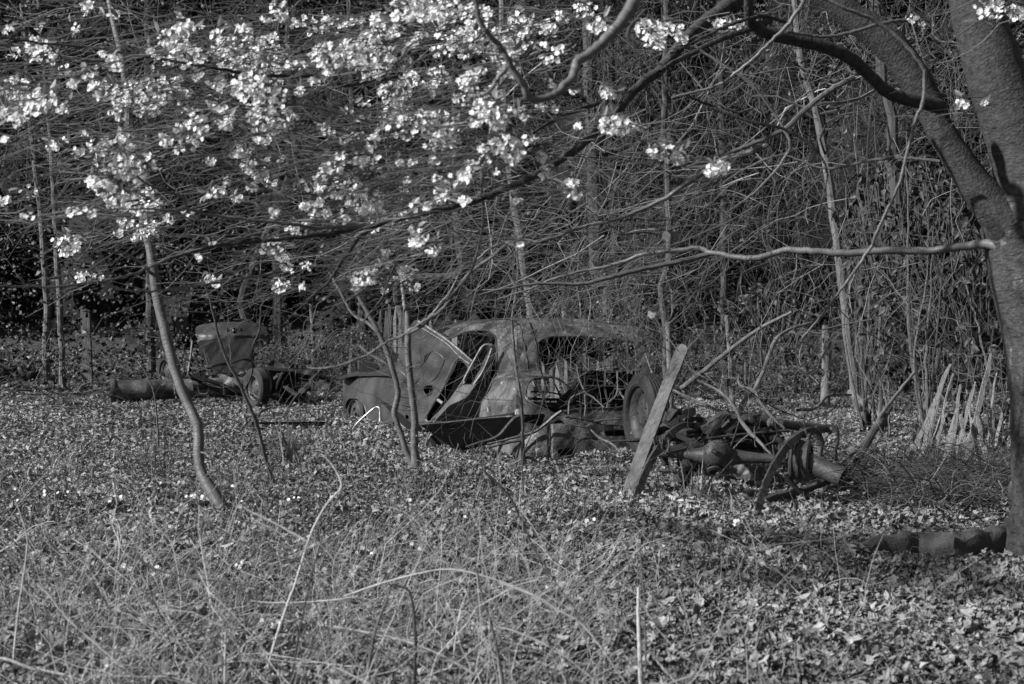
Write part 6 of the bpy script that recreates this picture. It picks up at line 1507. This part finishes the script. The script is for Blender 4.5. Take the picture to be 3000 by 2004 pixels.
# a shrubby tuft of upright shoots left of the young tree, strap-leaved clumps, primroses
def shoots(pix, n, h, label, spread=.35, d=None, m='dark_twig'):
    b = G(*pix); mb = MB()
    V, F, uv, t = arcs(n, b + rng.normal(size=(n, 3)) * np.array([.05, .05, 0]), rng.normal(size=(n, 3)) * np.array([spread, spread, 0]) + np.array([0, 0, 1]), rng.uniform(.4, 1, n) * h, rng.normal(size=n) * .1, rng.uniform(.002, .004, n), K=8, S=4, curl=.1)
    mb.add(V, F, uv, t); tag(mb.build("shrub", M[m], None), label, "shrub")
shoots(c3((480, 1260))[0], 26, .9, "bushy tuft of thin bare shoots left of the young tree's foot", .28)
shoots(c3((930, 1290))[0], 7, .45, "few short dark shoots right of the young tree's foot", .3)
shoots(c3((820, 760))[0], 14, .35, "twiggy tuft at the bend of the young tree", .6, m='twig')
shoots(c1((1130, 1200))[0], 9, .4, "small bare shoots growing in front of the tray", .35, m='twig')

def strap(pix, n, h, w, label, spread=1.0, tone=.6):
    b = G(*pix); mb = blades(n, b[0], b[1], .05, .05, h * .5, h, w, tone, spread)
    tag(mb.build("strap_leaved_clump", M['grass'], None, smooth=False), label, "plant", "strap-leaved clumps in the leaves")
strap(c3((1350, 1160))[0], 46, .62, .018, "flopped strap-leaved clump between the young tree and the sapling", 1.15, .55)
strap(c2((900, 1345))[0], 34, .42, .009, "grassy tuft between the two leaf springs", .8, .6)
strap(c2((1130, 1440))[0], 14, .25, .008, "small pale tuft left of the right-hand spring's foot", 1.1, .9)
strap(c7((260, 130))[0], 20, .4, .007, "pale thin tuft at the left beyond the primroses", 1.0, .9)

def primrose_src():
    leafV = []
    n = 7
    t = np.linspace(0, 1, n)
    w = .17 * np.sin(np.pi * np.clip(t * .93 + .03, 0, 1)) ** .8 * (.45 + .75 * t); w[0] = .015; w[-1] = .02
    V = np.concatenate([np.stack([t, 0 * t, .30 * np.sin(np.pi * t * .7) - .02], 1), np.stack([t, w, .30 * np.sin(np.pi * t * .7) + .05 + .02 * (-1.0) ** np.arange(n)], 1), np.stack([t, -w, .30 * np.sin(np.pi * t * .7) + .05 - .02 * (-1.0) ** np.arange(n)], 1)])
    i = np.arange(n - 1)
    F = np.concatenate([np.stack([i, i + 1, n + i + 1, n + i], 1), np.stack([i + 1, i, 2 * n + i, 2 * n + i + 1], 1)])
    return V, F
PL = primrose_src()
pg = "primroses in flower"
PR = [(c7, 490, 310, 3, "primrose with two blooms at the left of the primrose row"), (c7, 555, 300, 4, "primrose second from the left in the row"), (c7, 745, 215, 3, "primrose beside the young tree's foot, back row left"), (c7, 825, 215, 5, "primrose right behind the young tree's foot"), (c7, 880, 300, 4, "primrose just left of the young tree's base"),
      (c7, 925, 300, 4, "primrose touching the young tree's base"), (c7, 1070, 225, 3, "primrose right of the young tree's base, back row"), (c7, 1105, 330, 3, "large-leaved primrose right of the young tree"), (c7, 1130, 285, 2, "small primrose between two larger ones right of the young tree"), (c7, 1300, 310, 3, "primrose left of the forked pale stem"), (c7, 1360, 290, 5, "fullest primrose, by the fork of the tall pale stem"),
      (c7, 1520, 295, 2, "primrose right of the fork of the tall pale stem"), (c7, 60, 300, 2, "primrose near the left edge"), (c7, 215, 280, 2, "single primrose between the left edge and the row"), (c7, 300, 275, 4, "primrose with a large upright leaf at the left"), (c7, 800, 440, 1, "lone bloom below the primrose row"), (c7, 1110, 610, 3, "primrose in the middle of the left foreground"), (c7, 1240, 890, 5, "nearest primrose at the foot of the tall pale stem"), (c7, 700, 660, 2, "primrose low in the left foreground"), (c7, 550, 640, 2, "blurred primrose left of the low one"),
      (c7, 1930, 320, 1, "solitary primrose bloom before the sapling, left of two"), (c7, 1970, 315, 1, "solitary primrose bloom before the sapling, right of two"), (c7, 1670, 550, 3, "primrose in the middle foreground, left of two"), (c7, 1870, 545, 2, "primrose in the middle foreground, right of two"), (c7, 960, 970, 2, "primrose at the bottom edge left of middle"),
      (c8, 350, 265, 2, "primrose left of the plank's foot"), (c8, 530, 258, 2, "primrose below the plank's foot"), (c8, 945, 300, 4, "primrose in front of the right-hand spring, lower bloom"), (c8, 1030, 265, 4, "primrose in front of the right-hand spring, upper bloom"), (c8, 1170, 272, 2, "primrose right of the right-hand spring"), (c8, 1370, 310, 1, "lone bloom between the spring and the mossy root"), (c8, 1570, 290, 1, "lone bloom just left of the mossy root"), (c8, 160, 440, 1, "tiny bloom in the middle foreground"), (c8, 165, 565, 2, "bloom low in the middle foreground"), (c8, 1575, 570, 1, "bloom in the open leaves at the right"), (c7, 60, 262, 2, "bloom at the far left end of the primrose row"), (c7, 2130, 400, 1, "bloom among leaves before the saloon")]
for cf, x, y, nf, lab in PR:
    b = G(*cf((x, y))[0]); b[2] -= .01
    e = empty("primrose", b, lab, "primrose", pg)
    m = int(rng.integers(7, 12)) if nf > 1 else 4
    a = rng.uniform(0, 6.28, m); mb = MB(); Ls = rng.uniform(.06, .12, m) * (1.15 if nf > 2 else .7)
    scatter(mb, PL, np.repeat((b + np.array([0, 0, .01]))[None], m, 0), np.stack([np.cos(a), np.sin(a), rng.uniform(.15, .7, m)], 1), np.tile([0, 0, 1.], (m, 1)) + .1 * rng.normal(size=(m, 3)), Ls, Ls * 1.7, np.clip(.42 * rng.lognormal(0, .25, m), .2, .9))
    mb.build("leaves", M['spring_leaf'], e)
    for k in range(nf):
        c = b + np.array([rng.normal() * .04, rng.normal() * .03 - .02, rng.uniform(.07, .125)])
        f = np.array([rng.normal() * .5, -.9 + rng.normal() * .3, .6 + rng.normal() * .3]); f /= np.linalg.norm(f)
        u = np.cross(f, [0, 0, 1.]); u /= np.linalg.norm(u); v = np.cross(f, u); r = rng.uniform(.010, .015)
        V = []; F = []
        for q in range(5):
            aa = q * 1.2566 + k; e1 = u * math.cos(aa) + v * math.sin(aa); e2 = -u * math.sin(aa) + v * math.cos(aa); o = len(V)
            V += [c, c + (e1 * .6 + e2 * .42) * r, c + (e1 * 1.05 + e2 * .35 + f * .1) * r, c + e1 * .92 * r + f * .12 * r, c + (e1 * 1.05 - e2 * .35 + f * .1) * r, c + (e1 * .6 - e2 * .42) * r]
            F += [(o, o + 1, o + 2), (o, o + 2, o + 3), (o, o + 3, o + 4), (o, o + 4, o + 5)]
        mb = MB(); mb.add(np.array(V), [np.array(F)]); fl = mb.build("flower", M['petal'], e, smooth=False)
        mb = MB(); V, F, uv, t = tubes(np.array([[b, (b + c) / 2 + np.array([.004, 0, .01]), c]]), np.full((1, 3), .0012), 4); mb.add(V, F, uv, t); mb.build("stalk", M['spring_leaf'], fl)

# broad dock leaves and low green plants in the near left
def dock(pix, n, L, lab, tone=.55):
    b = G(*pix); a = rng.uniform(0, 6.28, n); mb = MB(); Ls = rng.uniform(.6, 1, n) * L
    scatter(mb, PL, np.repeat(b[None], n, 0), np.stack([np.cos(a), np.sin(a), rng.uniform(.3, 1.0, n)], 1), np.stack([-np.cos(a), -np.sin(a) - .6, 0 * a + 1.2], 1), Ls * .75, Ls * .95, np.clip(tone * rng.lognormal(0, .2, n), .15, .9))
    tag(mb.build("dock_plant", M['spring_leaf'], None), lab, "plant", "broad-leaved docks in the foreground")
for x, y, n, L, lab in ((260, 250, 3, .2, "dock with one big upright leaf left of the primrose row"), (320, 350, 4, .16, "dock below the left end of the primrose row"), (600, 270, 3, .17, "dock behind the primrose row"), (705, 460, 5, .16, "dark dock below the primrose row"), (740, 470, 3, .14, "dock beside the dark one below the row"), (290, 680, 3, .18, "dock in the left foreground"), (150, 1000, 5, .16, "dock in the bottom left corner"), (240, 990, 3, .2, "upright dock next to the bottom left corner"), (1530, 910, 4, .14, "pale-leaved dock at the bottom middle"), (1390, 880, 5, .15, "dark dock right of the nearest primrose"), (860, 380, 4, .12, "small dock under the young tree's foot"), (1050, 700, 3, .12, "pale dock leaf in the middle left foreground")):
    dock(c7((x, y))[0], n, L, lab)
